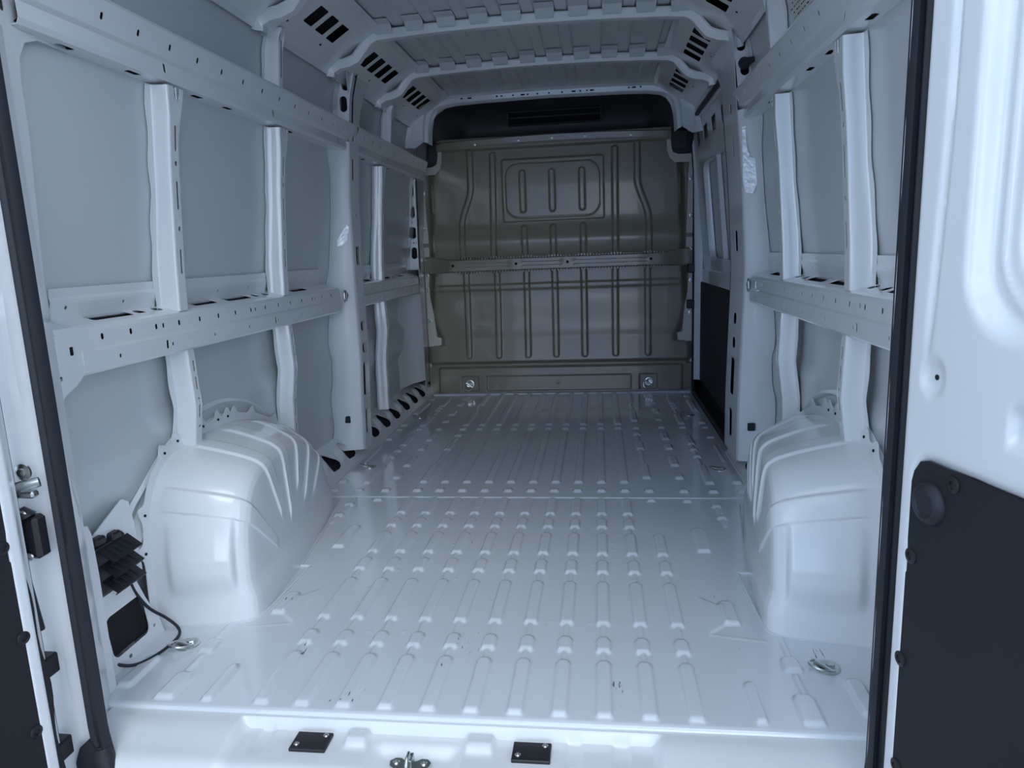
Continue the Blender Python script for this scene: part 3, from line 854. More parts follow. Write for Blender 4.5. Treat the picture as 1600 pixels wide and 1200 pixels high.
# bows
def bow(yc, w, half, name='roof_bow', drop=0.0):
    # centre line in x-z, from wall to wall
    tab = [(0.852, 1.790), (0.848, 1.815), (0.815, 1.832), (0.775, 1.838), (0.735, 1.853), (0.704, 1.888), (0.676, 1.920), (0.648, 1.934), (0.58, 1.940), (0.4, 1.948), (0.2, 1.953), (0.0, 1.955)]
    pts = tab + [(-a, b) for a, b in tab[-2::-1]]
    m = MB(); P = []
    for k, (x, z) in enumerate(pts):
        a = pts[max(0, k-1)]; b = pts[min(len(pts)-1, k+1)]
        tx, tz = b[0]-a[0], b[1]-a[1]; l = math.hypot(tx, tz); nx, nz = tz/l, -tx/l
        if nz > 0: nx, nz = -nx, -nz
        nx, nz = -nx*-1, nz
        z -= drop
        row = []
        for (dy, dn) in ((-w*0.70, -0.022), (-w*0.52, -0.020), (-w*0.5, -0.016), (-w*0.42, 0.006), (-w*0.36, 0.010), (w*0.30, 0.010), (w*0.38, 0.006), (w*0.5, -0.016), (w*0.52, -0.020), (w*0.85, -0.022)):
            row.append((CX+x+nx*dn, yc+dy, z+nz*dn))
        P.append(row)
    m.grid(P)
    return m.build(name, PAINT, ceiling, solid=0.002, angle=40)
for yb in (2.50, 3.17, 3.85): bow(yb, 0.055, 0.85)
bow(1.86, 0.055, 0.85)
# slots on bow faces: black boxes painting in the shade of openings
for yb in (3.17, 3.85):
    m = MB()
    for x in np.arange(-0.5, 0.56, 0.115):
        k = random.choice((0.012, 0.012, 0.03))
        m.box((CX+x-k, yb+0.029, 1.943+0.012*(1-(x/0.7)**2)), (CX+x+k, yb+0.031, 1.949+0.012*(1-(x/0.7)**2)))
    m.build('bow_slot_shade', SHADE_BLACK, ceiling, kind='stuff')
# corrugation tabs at each bow
for yb in (2.50, 3.17, 3.85):
    for k in range(-5, 5):
        x = 0.03+0.137*(k+0.5)
        if abs(x-CX) > 0.66: continue
        z = crown(x-CX)-0.014
        m = MB()
        m.grid([[(x-0.040, yb-0.115, z+0.022), (x+0.040, yb-0.115, z+0.022)], [(x-0.040, yb-0.060, z+0.018), (x+0.040, yb-0.060, z+0.018)], [(x-0.038, yb-0.036, z-0.008), (x+0.038, yb-0.036, z-0.008)], [(x-0.036, yb-0.030, z-0.012), (x+0.036, yb-0.030, z-0.012)], [(x-0.036, yb-0.020, z-0.012), (x+0.036, yb-0.020, z-0.012)]])
        m.build('roof_tab', PRIMED, ceiling, solid=0.002)

# header over the bulkhead with its curved opening
def header():
    m = MB()
    yh = 4.56
    half = [(0.765, 1.70), (0.763, 1.75), (0.758, 1.80), (0.742, 1.862), (0.715, 1.898), (0.68, 1.918), (0.60, 1.930), (0.45, 1.936), (0.2, 1.940), (0, 1.942)]
    inner = half + [(-a, b) for a, b in half[-2::-1]]
    P = []
    for x, z in inner:
        ox = x*1.03 if z < 1.9 else x*1.02
        oz = z+0.030 if z > 1.85 else z+0.012
        P.append([(CX+x*0.985, yh+0.05, z-0.004), (CX+x, yh, z), (CX+x*1.004, yh-0.006, z+0.004), (CX+ox, yh-0.010, oz), (CX+ox*1.01, yh-0.03, oz+0.010), (CX+(ox*1.10 if z < 1.9 else ox*1.1), yh-0.035, oz+(0.05 if z > 1.9 else 0.0))])
    m.grid(P)
    m.build('header', PAINT, ceiling, solid=0.002, angle=40)
    m = MB()
    for x, w in ((-0.52, .006), (-0.47, .012), (-0.30, .006), (-0.27, .005), (-0.20, .005), (-0.14, .012), (-0.11, .005), (-0.05, .005), (0.02, .005), (0.10, .005), (0.17, .012), (0.21, .005), (0.25, .005), (0.28, .012), (0.50, .005), (0.53, .012), (0.57, .005)):
        zz = 1.955
        m.box((x-w, yh-0.0125, zz-0.004), (x+w, yh-0.0095, zz+0.004))
    m.build('header_slot_shade', SHADE_BLACK, ceiling, kind='stuff')  # solid black boxes, shade of the slots painted on
header()
# corner panels right and left of the header, down to the bulkhead notches
for s in (-1, 1):
    m = MB()
    rows = []
    for z, wi_, wo2 in ((1.90, 0.70, 0.86), (1.84, 0.735, 0.875), (1.78, 0.76, 0.89), (1.72, 0.80, 0.905), (1.68, 0.86, 0.915)):
        rows.append([(CX+s*wi_, 4.58, z), (CX+s*(wi_*0.6+wo2*0.4), 4.545, z), (CX+s*wo2, 4.52, z)])
    m.grid(rows)
    m.build('corner_panel', PAINT, WALL[s], solid=0.002)

# ------------------------------------------------------------------ bulkhead
YB = 5.05
bulk = thing('bulkhead', 'olive-grey ribbed steel bulkhead closing off the cab end of the cargo floor', 'bulkhead', (0, YB, 0.0))
def hatch_sd(x, z, x0, z0, x1, z1_, r):
    cx, cz = (x0+x1)/2, (z0+z1_)/2
    qx = np.abs(x-cx)-(x1-x0)/2+r; qz = np.abs(z-cz)-(z1_-z0)/2+r
    return np.hypot(np.maximum(qx, 0), np.maximum(qz, 0))+np.minimum(np.maximum(qx, qz), 0)-r
xs = np.linspace(-0.945, 0.955, 420); zs = np.linspace(0.0, 1.79, 400)
X, Z = np.meshgrid(xs, zs, indexing='ij')
D = np.zeros_like(X)                         # positive = towards the rear
def bead(x0, x1, z0, z1_, hw=0.025, H=0.020, ring=True, sl=0.013):
    """raised rim with sunken middle: pressed slot as in the photo"""
    global D
    zc = np.clip(Z, z0+hw, z1_-hw)
    xc = x0+(x1-x0)*(Z-z0)/(z1_-z0)
    d = np.hypot(X-xc, Z-zc)-hw
    D += H*sm(-d/sl)
for xb, xt in ((-0.632, -0.637), (-0.415, -0.413), (-0.204, -0.203), (-0.004, -0.004), (0.198, 0.2), (0.414, 0.417), (0.638, 0.641)):
    bead(xb, xt, 0.26, 0.93)
for xb, xt in ((-0.206, -0.206), (-0.006, -0.006), (0.202, 0.202)): bead(xb, xt, 0.93, 1.20)
bead(-0.43, -0.412, 0.93, 1.70); bead(0.42, 0.424, 0.93, 1.70)
for s in (-1, 1):                            # curved outer beads
    xc = s*(0.648-0.075*sm((Z-1.20)/0.28))
    d = np.abs(X-xc)-0.025
    D += 0.020*sm(-d/0.013)*((Z > 0.93) & (Z < 1.72))
sd = hatch_sd(X, Z, -0.357, 1.215, 0.352, 1.645, 0.02)
D += 0.012*sm(-sd/0.010)
sd = hatch_sd(X, Z, -0.330, 1.245, 0.320, 1.612, 0.09)
D += -0.008*sm((0.004-np.abs(sd))/0.004)
for xc in (-0.212, -0.007, 0.199): bead(xc, xc, 1.275, 1.572, hw=0.026, H=-0.016)
# horizontal crease below the crossbar, and slope change lower down
D += 0.020*sm((Z-0.74)/0.02)*sm((0.80-Z)/0.02)*0.5
D += 0.030*sm((0.73-Z)/0.30) + 0.028*np.clip((0.41-Z)/0.16, 0, 1) - 0.040*sm((0.245-Z)/0.03)
D += 0.030*np.exp(-((Z-1.08)/0.09)**2)
# flat top frame
D += 0.030*sm((Z-1.705)/0.02)
# bottom recessed box
sd = hatch_sd(X, Z, -0.875, -0.2, 0.885, 0.205, 0.03)
D += 0.030*sm(-sd/0.016)
for s in (-1, 1):
    sd = hatch_sd(X, Z, s*0.64-0.066, 0.02, s*0.64+0.066, 0.135, 0.012); D -= 0.012*sm(-sd/0.008)
sd = hatch_sd(X, Z, -0.52, 0.02, 0.525, 0.135, 0.01); D -= 0.010*sm(-sd/0.008)
# margins fall back at the sides
edge = interp([(0.0, 0.955), (0.35, 0.955), (0.36, 0.86), (0.42, 0.865), (0.50, 0.90), (0.60, 0.925), (0.8, 0.915), (0.93, 0.90), (1.45, 0.895), (1.60, 0.88), (1.8, 0.87)])
E_ = np.vectorize(edge)(Z)
D -= 0.055*sm((np.abs(X)-E_+0.055)/0.06)*(Z > 0.20)
# side slot presses
for s in (-1, 1):
    for a, b in ((1.30, 1.50), (1.02, 1.15), (0.77, 0.86)):
        sd = hatch_sd(X, Z, s*0.865-0.014, a, s*0.865+0.014, b, 0.012); D += 0.010*sm(-sd/0.006)
# notches at the top corners
mask = np.ones_like(X, bool)
sdn = hatch_sd(np.abs(X), Z, 0.80, 1.62, 1.3, 2.2, 0.05)
mask &= (sdn > 0)
m_ = mask[:-1, :-1] & mask[1:, 1:]
P = np.stack([X, -D, Z], -1)
MB().grid(P, mask=m_).build('panel', OLIVE, bulk, angle=60)
# pale side flanges with wavy inner edge
for s in (-1, 1):
    out = [(0.962, 0.0), (0.962, 1.62)] if s > 0 else [(0.945, 0.0), (0.945, 1.62)]
    out = out + [(0.925, 1.62), (0.915, 1.50), (0.912, 1.30), (0.905, 1.10), (0.905, 0.95), (0.92, 0.80), (0.915, 0.70), (0.895, 0.60), (0.885, 0.50), (0.880, 0.42), (0.835, 0.41), (0.818, 0.35), (0.835, 0.34), (0.872, 0.325), (0.895, 0.29), (0.900, 0.0)]
    MB().sheet(densify(out, 0.05), [], lambda a, b: (s*a, 0.018-0.010*math.sin(b*4), b), 0.03, 0.08).build('flange', OLIVE_LIGHT, bulk, solid=0.003, label='pale grey side flange')
    # corner plate round the notch
    out = [(0.765, 1.755), (0.79, 1.765), (0.80, 1.66), (0.81, 1.63), (0.845, 1.615), (0.945, 1.615), (0.945, 1.56), (0.82, 1.565), (0.785, 1.60), (0.772, 1.64)]
    MB().sheet(densify(out, 0.04), [], lambda a, b: (s*a, -0.012, b), 0.03, 0.03).build('corner_plate', OLIVE_LIGHT, bulk, solid=0.003, label='pale grey corner plate')
    MB().box((min(s*0.80, s*0.95), 0.02, 1.60), (max(s*0.80, s*0.95), 0.05, 1.80), 0.01).build('corner_block', PLASTIC, bulk, label='black foam corner block')
# top flange
MB().grid([[(x, -0.036, 1.728+0.020*(1-(x/0.78)**2)), (x, -0.040, 1.764+0.020*(1-(x/0.78)**2)), (x, -0.034, 1.770+0.020*(1-(x/0.78)**2))] for x in np.linspace(-0.775, 0.775, 24)]).build('top_flange', OLIVE, bulk, solid=0.003)
# crossbar with clips
m = MB()
def cb(x):  # centre height and half height
    e = float(sm((abs(x)-0.72)/0.18))
    return 0.930+0.008*e, 0.040+0.016*e, -0.062+0.062*e
P = []
for x in np.linspace(-0.935, 0.94, 120):
    zc, hh, yy = cb(x)
    g_ = 0.003*float(sm((0.66-abs(x))/0.02))*(1 if min(abs(x-0.09), abs(x+0.27), abs(x-0.66), abs(x+0.72)) > 0.035 else 0)
    P.append([(x, yy+0.03, zc-hh-0.006), (x, yy+0.004, zc-hh), (x, yy, zc-hh+0.005), (x, yy, zc-0.014), (x, yy+g_, zc-0.010), (x, yy+g_, zc+0.012), (x, yy, zc+0.016), (x, yy, zc+hh-0.005), (x, yy+0.004, zc+hh), (x, yy+0.03, zc+hh+0.006)])
MB().grid(P).build('crossbar', OLIVE, bulk, solid=0.002, angle=30)
m = MB()
for x in np.arange(-0.70, 0.74, 0.0205):
    near_bead = min(abs(x-q) for q in (-0.637, -0.413, -0.203, -0.004, 0.2, 0.417, 0.641)) < 0.045
    hz = 0.016 if near_bead else 0.009
    for sg, z0 in ((1, 0.972), (-1, 0.888)):
        m.box((x, -0.058, min(z0, z0+sg*hz)), (x+0.013, -0.012, max(z0, z0+sg*hz)), 0.001)
o = m.build('crossbar_teeth', OLIVE, bulk, kind='stuff')
m = MB()
for x in (0.09, -0.27, 0.66, -0.72): m.cyl((x, -0.0655, 0.932), (x, -0.058, 0.932), 0.010, 12)
m.build('crossbar_hole_shade', SHADE_BLACK, bulk, kind='stuff')  # solid black discs, painted shade in place of cut holes
# bolts round the edge, one object each
def bolt_mesh(r):
    m = MB()
    m.rev((0, 0, 0), (0, -1, 0), [(r*1.7, 0), (r*1.7, 0.003), (r*1.25, 0.0035), (r*1.2, 0.004), (r, 0.010), (r*0.7, 0.013), (0.0001, 0.0135)], 14)
    return m
b0 = bolt_mesh(0.0095).build('bolt', ZINC, bulk)
first = True
for x, z in [(-0.922, 1.445), (-0.926, 1.2), (-0.930, 0.979), (-0.930, 0.87), (-0.930, 0.764), (-0.925, 0.543), (0.936, 1.457), (0.938, 1.215), (0.940, 0.988), (0.941, 0.883), (0.940, 0.775), (0.938, 0.551)]:
    b = b0 if first else b0.copy()
    if not first: C.objects.link(b)
    first = False
    b.location = (x, 0.006, z)
bs = bolt_mesh(0.006).build('top_bolt', ZINC, bulk)
for k, (x, z) in enumerate([(-0.529, 1.748), (-0.228, 1.761), (0.001, 1.765), (0.225, 1.766), (0.533, 1.756)]):
    b = bs if k == 0 else bs.copy()
    if k: C.objects.link(b)
    b.location = (x, -0.038, z)
# centre bolt with washer rings
m = MB().rev((0.002, -0.038, 0.075), (0, -1, 0), [(0.020, 0), (0.020, 0.004), (0.015, 0.004), (0.014, 0.001), (0.010, 0.001), (0.009, 0.008), (0.004, 0.009), (0.0001, 0.006)], 18)
m.build('centre_bolt', OLIVE, bulk)
# floor-level sealer strip in front of the bulkhead
tag(MB().box((-0.905, 4.950, 0.001), (0.93, 5.008, 0.014), 0.004).build('sealing_strip', SEALER, None), 'pale strip of seam sealer along the foot of the bulkhead', 'sealer')

# ------------------------------------------------------------------ headliner above the bulkhead
t = thing('headliner', 'dark grey curved cab headliner panel above the bulkhead', 'headliner', (0, 5.0, 1.8))
xs = np.linspace(-0.86, 0.90, 70)
prof = [(4.60, 1.990), (4.75, 1.995), (4.90, 1.990), (5.02, 1.975), (5.12, 1.945), (5.17, 1.90), (5.19, 1.85), (5.185, 1.80), (5.16, 1.775), (5.10, 1.765), (5.08, 1.74), (5.08, 1.60)]
P = []
for x in xs:
    e = float(sm((abs(x-CX)-0.60)/0.22))
    P.append([(x, y-5.0-0.22*e*float(sm((z-1.72)/0.1)), z-1.8-0.0*e+0.018*(1-(x/0.8)**2)) for y, z in prof])
MB().grid(P).build('panel', TRIMBLK, t, angle=60)
m = MB()
for a, b, c, d_ in ((-0.31, 0.34, 0.118, 0.128), (-0.31, 0.34, 0.152, 0.160), (-0.31, 0.34, 0.078, 0.086)):
    yy = lambda z: 0.165-(z-0.10)*1.05
    m.box((a, yy(c)-0.030, c), (b, yy(c)+0.02, d_), 0.003)
for a in (-0.31, 0.33): m.box((a, 0.095, 0.080), (a+0.01, 0.18, 0.160), 0.003)
m.build('vent_frame', TRIMBLK, t)
MB().grid([[(x, 0.158-(z-0.10)*1.05, z) for z in (0.082, 0.12, 0.158)] for x in (-0.30, 0.33)]).build('vent_recess', PLASTIC, t)
m = MB().box((-0.90, 0.12, -0.055), (0.90, 0.15, -0.01), 0.008)
m.build('lower_trim', PLASTIC, t)

# ------------------------------------------------------------------ sliding door (right)
XD = 0.985
door3 = bpy.data.objects.new('door_3', None); C.objects.link(door3); door3['kind'] = 'structure'
dx_ = interp([(-0.1, 1.03), (0.7, 1.03), (0.9, 1.02), (1.5, 0.965), (1.75, 0.93), (1.9, 0.88), (2.0, 0.84)])
m = MB()
m.grid([[(CX+dx_(z), y, z) for z in np.linspace(-0.1, 2.0, 24)] for y in (3.44, 4.0, 4.6, 5.15)])
m.build('outer_skin', PRIMED, door3)
fr = interp([(0.0, 0.985), (0.8, 0.985), (0.95, 0.975), (1.5, 0.93), (1.75, 0.905), (1.88, 0.87)])
out = densify([(3.46, 0.80), (5.00, 0.80), (5.00, 1.80), (3.46, 1.80)], 0.08)
win = rrect(3.70, 0.93, 4.62, 1.50, 0.06, 5)
hup = [rrect(3.75+0.30*k, 1.62, 3.90+0.30*k, 1.70, 0.01, 2) for k in range(4)]
m = MB().sheet(out, [densify(win, 0.08)]+hup, lambda a, b: (CX+fr(b), a, b), 0.12, 0.08)
m.build('inner_frame', PAINT, door3, solid=0.003, angle=40)
m = MB()
wp = win
m.grid([[(CX+fr(z), y, z), (CX+fr(z)+0.006, y+0.004*(1 if y < 4.1 else -1), z), (CX+dx_(z)-0.004, y+0.01*(1 if y < 4.1 else -1), z)] for y, z in wp], closeu=True)
m.build('window_recess', PAINT, door3, angle=50)
# vertical stiffener inside the recess
m = MB()
for yy in (4.20,):
    m.grid([[(CX+dx_(z)-0.004, yy-0.03, z), (CX+fr(z)+0.012, yy-0.014, z), (CX+fr(z)+0.010, yy+0.014, z), (CX+dx_(z)-0.004, yy+0.03, z)] for z in np.linspace(0.93, 1.50, 6)])
m.build('stiffener', PAINT, door3, solid=0.002)
MB().box((0.982, 3.50, 0.10), (1.004, 4.96, 0.770), 0.006).build('lower_lining', LINING, door3, label='black lower lining board')
MB().box((0.992, 3.47, 0.740), (1.02, 5.0, 0.86), 0.010).build('belt_beam', PAINT, door3)
# door step well below
m = MB()
m.grid([[(0.930, y, 0.004), (0.940, y, 0.002), (0.948, y, -0.006), (0.956, y, -0.012), (1.03, y, -0.02), (1.03, y, 0.12)] for y in np.linspace(3.44, 5.08, 8)])
m.build('sill', TRIMBLK, wall_r, solid=0.002)
# rail above the sliding door
m = MB()
f = lambda u, v: (CX+0.885-v*0.25, u, 1.765+v)
m.sheet([(3.42, 0), (5.06, 0), (5.06, 0.085), (3.42, 0.085)], [oval(y, 0.045, 0.030, 0.014, 8) for y in np.arange(3.62, 5.0, 0.19)], f)
m.grid([[(CX+0.885, y, 1.765), (CX+0.895, y, 1.758), (CX+0.95, y, 1.76)] for y in (3.42, 5.06)])
m.build('door_rail', PAINT, wall_r, solid=0.002, weld=0.0004)

def seal_tube(pts, w, name, label, clip=0.0):
    """rubber weatherstrip: two-lobed section swept along pts"""
    m = MB(); pts = [Vector(p) for p in pts]
    sec = [(-1, -0.5), (-0.95, 0.25), (-0.55, 0.62), (-0.12, 0.40), (0.0, 0.25), (0.12, 0.40), (0.55, 0.62), (0.95, 0.25), (1, -0.5)]
    P = []
    for i, p in enumerate(pts):
        a = pts[max(0, i-1)]; b = pts[min(len(pts)-1, i+1)]
        t_ = (b-a).normalized()
        nrm = Vector((0, -1, 0)) if abs(t_.y) < 0.5 else None
        yield_ = None
        P.append((p, t_))
    return P

def weatherstrip(s):
    lab = 'black rubber weatherstrip down the %s edge of the rear opening' % ('left' if s < 0 else 'right')
    t = thing('weatherstrip', lab, 'seal', (s*0.80, 1.243, -0.05), 'rear opening weatherstrips')
    x0 = -0.785 if s < 0 else 0.806
    x0 -= s*0.80
    m = MB(); P = []
    zs = np.concatenate([np.linspace(0.0, 0.1, 5), np.linspace(0.15, 1.78, 40)])
    for z in zs:
        wv = 0.0007*math.sin(z*180)
        e = 0.008*float(sm((0.10-z)/0.1))*(-s)
        P.append([(x0+e-0.0165, 0.010, z), (x0+e-0.0170+wv, -0.004, z), (x0+e-0.012, -0.013, z), (x0+e-0.004, -0.011, z), (x0+e-0.001, -0.007, z), (x0+e+0.003, -0.011, z), (x0+e+0.012, -0.013, z), (x0+e+0.0170, -0.004, z), (x0+e+0.0165, 0.010, z)])
    m.grid(P)
    m.build('seal_strip', RUBBER, t, angle=60)
    m = MB()
    pts = [(x0-s*0.002, -0.002, 0.05), (x0-s*0.004, -0.004, 0.02), (x0-s*0.012, -0.010, -0.008), (x0-s*0.030, -0.012, -0.020)]
    m.tube(pts, [0.018, 0.022, 0.022, 0.012], 12, flat=(1.0, 0.8))
    out = [(x0+s*0.012, 0.075), (x0+s*0.035, 0.055), (x0+s*0.048, 0.02), (x0+s*0.050, -0.030), (x0+s*0.02, -0.045), (x0-s*0.02, -0.03), (x0-s*0.01, 0.03)]
    m.sheet(out, [], lambda a, b: (a, -0.012-0.1*abs(a-x0), b))
    m.build('corner_boot', RUBBER, t, solid=0.006)
    return t
weatherstrip(-1); weatherstrip(1)

# sliding-door weatherstrip loop
t = thing('door_weatherstrip', 'black rubber weatherstrip framing the side sliding door opening', 'seal', (0.95, 4.3, 0.9))
pts = []
pts += [(0.945, 4.955, z) for z in np.linspace(0.05, 1.45, 12)] + [(0.935, 4.955, 1.58), (0.925, 4.93, 1.70), (0.915, 4.85, 1.755), (0.905, 4.70, 1.775)] + [(0.895, y, 1.778) for y in np.linspace(4.5, 3.68, 8)] + [(0.895, 3.56, 1.765), (0.905, 3.495, 1.70)] + [(0.02+xwR(z)+0.012, 3.478, z) for z in np.linspace(1.6, 0.08, 14)] + [(0.935, 3.50, 0.03), (0.942, 3.60, 0.016)] + [(0.946, y, 0.014) for y in np.linspace(3.75, 4.85, 8)] + [(0.946, 4.93, 0.02)]
m = MB().tube([(x-0.95, y-4.3, z-0.9) for x, y, z in pts], 0.0125, 10, closed=True)
m.build('seal_loop', RUBBER, t)
for z in (0.86, 0.62):
    MB().box((-0.055, 0.628, z-0.9-0.03), (0.008, 0.66, z-0.9+0.03), 0.006).build('seal_clip', PLASTIC, t)

# black plug on the right C pillar
t = thing('rubber_grommet', 'black rubber cable grommet plugged into the right pillar above the rail', 'grommet', (CX+0.875, 3.118, 1.715))
m = MB().tube([(0, 0.01, 0.01), (0.0, -0.02, 0.008), (0.012, -0.045, 0.006), (0.030, -0.06, 0.010)], [0.019, 0.018, 0.014, 0.009], 12)
m.build('plug_body', RUBBER, t)
MB().rev((0, -0.001, 0.008), (0, -1, 0), [(0.024, 0), (0.024, 0.004), (0.018, 0.007), (0.0001, 0.008)], 16).build('plug_collar', RUBBER, t)

# paper label on the upper right panel
t = thing('paper_label', 'white printed paper label stuck to the upper right panel', 'label', (CX+0.893, 2.385, 1.735))
def on(u, v, d=0.0): return (-(0.0)-d-0.18*0+(-(v)*0.21), u, v)
MB().grid([[on(u, v) for v in (-0.06, 0.06)] for u in (-0.12, 0.10)]).build('paper', PAPER, t, solid=0.0008)
m = MB()
for r in range(7):
    y = -0.105
    while y < 0.085:
        w = random.uniform(0.006, 0.02)
        zz = 0.048-0.014*r
        a, b = on(y, zz, 0.0015), on(y+w, zz-0.004, 0.0015)
        m.add([(a[0], a[1], a[2]), (a[0], b[1], a[2]), (b[0], b[1], b[2]), (b[0], a[1], b[2])], [(0, 1, 2, 3)])
        y += w+random.uniform(0.003, 0.02)
m.build('print', INK, t, kind='stuff')

# ------------------------------------------------------------------ tie-down rings
def tie_down():
    t = thing('tie_down_ring', '', 'tie-down ring', (0, 0, 0), 'tie-down rings on the floor')
    MB().rev((0, 0, 0), (0, 0, 1), [(0.031, 0.0), (0.031, 0.0022), (0.027, 0.0042), (0.020, 0.0035), (0.018, 0.0022), (0.0001, 0.0022)], 26).build('base_plate', ZINC, t)
    m = MB(); m.rev((0.004, 0.006, 0.002), (0, 0, 1), [(0.011, 0), (0.011, 0.005), (0.009, 0.008), (0.0001, 0.008)], 6); m.build('bolt_head', ZINC, t)
    MB().tube([(-0.029, -0.010, 0.006), (0.029, -0.010, 0.006)], 0.0055, 10, flat=(0.7, 1.2)).build('hinge_bar', ZINC, t)
    pts = [(-0.027, -0.010, 0.008)]
    for k in range(13):
        a = PI+PI*k/12
        pts.append((0.029*math.cos(a), -0.014+0.036*math.sin(a), 0.009+0.010*abs(math.sin(a))))
    pts.append((0.027, -0.010, 0.008))
    MB().tube(pts, 0.0032, 8).build('ring', ZINC, t)
    return t
proto = tie_down()
spots = [(-0.822, 1.640, -20, 'zinc tie-down ring on the floor in front of the left wheel arch'), (0.835, 1.628, -55, 'zinc tie-down ring on the floor in front of the right wheel arch'),
         (-0.830, 3.235, -60, 'zinc tie-down ring at the left floor edge behind the wheel arch'), (0.838, 3.19, -60, 'zinc tie-down ring half hidden behind the right wheel arch'),
         (-0.840, 4.280, -60, 'zinc tie-down ring on the left floor edge nearest the bulkhead'), (0.835, 4.275, -60, 'zinc tie-down ring on the floor beside the sliding door sill')]
for k, (x, y, a, lab) in enumerate(spots):
    o = proto if k == 0 else copy_tree(proto)
    o.location = (x, y, 0.0035 if y > 2.8 else 0.001); o.rotation_euler = (0, 0, math.radians(a)); o['label'] = lab
# two rings on the bulkhead foot
for x, lab in ((-0.642, 'zinc tie-down ring on the left foot of the olive bulkhead'), (0.646, 'zinc tie-down ring on the right foot of the olive bulkhead')):
    o = copy_tree(proto); o.location = (x, YB-0.040, 0.075); o.rotation_euler = (math.radians(90), math.radians(35), 0); o['label'] = lab
    o['group'] = 'tie-down rings on the bulkhead'
# small rings on the rail ends
for s, y, z, lab in ((-1, 1.402, 0.838, 'zinc lashing ring on the left wall rail end beside the weatherstrip'), (-1, 3.245, 0.842, 'zinc lashing ring where the left wall rail meets the middle pillar'), (1, 3.095, 0.842, 'zinc lashing ring where the right wall rail meets the door pillar')):
    t = thing('lashing_ring', lab, 'lashing ring', (CX+s*(0.930 if y < 2 else 0.914), y, z), 'lashing rings on wall rails')
    m = MB().rev((0, 0.028, 0), (-s, 0, 0), [(0.017, 0), (0.017, 0.004), (0.011, 0.005), (0.010, 0.009), (0.0001, 0.010)], 18); m.build('bolt_head', ZINC, t)
    pts = [(-s*0.008, 0.008, 0.022), (-s*0.010, -0.016, 0.024), (-s*0.012, -0.024, 0.014), (-s*0.012, -0.024, -0.014), (-s*0.010, -0.016, -0.024), (-s*0.008, 0.008, -0.022)]
    MB().tube(pts, 0.0042, 8, closed=True).build('ring', ZINC, t)

# closed cab and underbody, added unseen to stop light leaking into the cargo box
m = MB().box((-1.06, 5.22, -0.3), (1.08, 5.9, 2.02))
o = m.build('cab_shell', SHADE_BLACK); o['kind'] = 'structure'
m = MB()
m.grid([[(-1.06, y, 0.0), (-1.06, y, -0.05), (1.08, y, -0.05), (1.08, y, 0.0)] for y in (1.42, 5.25)])
o = m.build('underbody', SHADE_BLACK); o['kind'] = 'structure'
m = MB()
m.grid([[(-1.08, y, -0.05), (-1.08, y, 2.04), (1.10, y, 2.04), (1.10, y, -0.05)] for y in (1.32, 5.3)])
o = m.build('body_shell', PAINT); o['kind'] = 'structure'

# ------------------------------------------------------------------ air vent and cable, left rear corner
t = thing('air_vent', 'black louvred air vent box low in the left rear corner', 'vent', (-0.948, 1.565, 0.270))
t.scale = (1, 0.88, 0.9)
m = MB(); m.box((-0.035, -0.075, -0.075), (0.005, 0.065, 0.075), 0.008)
m.build('vent_body', PLASTIC, t)
m = MB()
for k, (y, z) in enumerate(((-0.045, 0.085), (0.02, 0.075), (0.06, 0.0))):
    m.box((-0.03, y-0.02, z-0.012), (0.012, y+0.02, z+0.012), 0.005)
m.build('clip', PLASTIC, t, kind='stuff')
for k in range(3):
    z = 0.040-0.046*k
    mm = MB()
    mm.add([(0.004, -0.06, z+0.022), (0.004, 0.07, z+0.022), (0.040, 0.075, z-0.012), (0.040, -0.055, z-0.012), (0.034, 0.075, z-0.018), (0.034, -0.055, z-0.018)], [(0, 3, 2, 1), (3, 5, 4, 2)])
    mm.build('louvre', PLASTIC, t, solid=0.003)
    mm = MB()
    for q in range(4):
        y = -0.03+0.024*q
        mm.tube([(0.014, y, z+0.016), (0.034, y+0.008, z-0.004)], 0.0022, 6)
    mm.build('louvre_rib', RUBBER, t, kind='stuff')
# sheet below with square opening
f = lambda u, v: (-0.950+0.022*(0.20-v)/0.2, u, v)
out = [(1.46, -0.005), (1.70, -0.005), (1.69, 0.05), (1.66, 0.12), (1.635, 0.20), (1.46, 0.20)]
MB().sheet(densify(out, 0.04), [rrect(1.50, 0.035, 1.645, 0.145, 0.02), oval(1.555, 0.015, 0.014, 0.010, 8), oval(1.665, 0.04, 0.010, 0.010, 8)], f, 0.04, 0.04).build('vent_panel', PAINT, wall_l, solid=0.002)
MB().grid([[(-0.950, 1.49, 0.03), (-0.962, 1.49, 0.16)], [(-0.950, 1.66, 0.03), (-0.962, 1.65, 0.16)]]).build('cavity_shade_sheet', SHADE_BLACK, wall_l)  # black sheet behind the square opening, paints its depth as shade
# slanted inner skin patch above
m = MB().sheet([(1.46, 0.20), (1.68, 0.20), (1.675, 0.33), (1.665, 0.40), (1.64, 0.415), (1.46, 0.335)], [oval(1.61, 0.335, 0.012, 0.010, 8)], lambda a, b: (-0.958+0.01*(0.45-b), a, b))
m.build('inner_patch', PAINT, wall_l, solid=0.003)
t = thing('black_cable', 'thin black cable looping from the air vent over the rear floor corner', 'cable', (-0.9, 1.6, 0.0))
key = [(-0.950, 1.612, 0.215), (-0.945, 1.625, 0.16), (-0.930, 1.650, 0.10), (-0.905, 1.680, 0.055), (-0.885, 1.695, 0.020), (-0.868, 1.675, 0.009), (-0.862, 1.63, 0.0085), (-0.868, 1.58, 0.0085), (-0.888, 1.535, 0.0085), (-0.915, 1.515, 0.012), (-0.945, 1.50, 0.03), (-0.962, 1.485, 0.055)]
K = np.array(key); pts = []
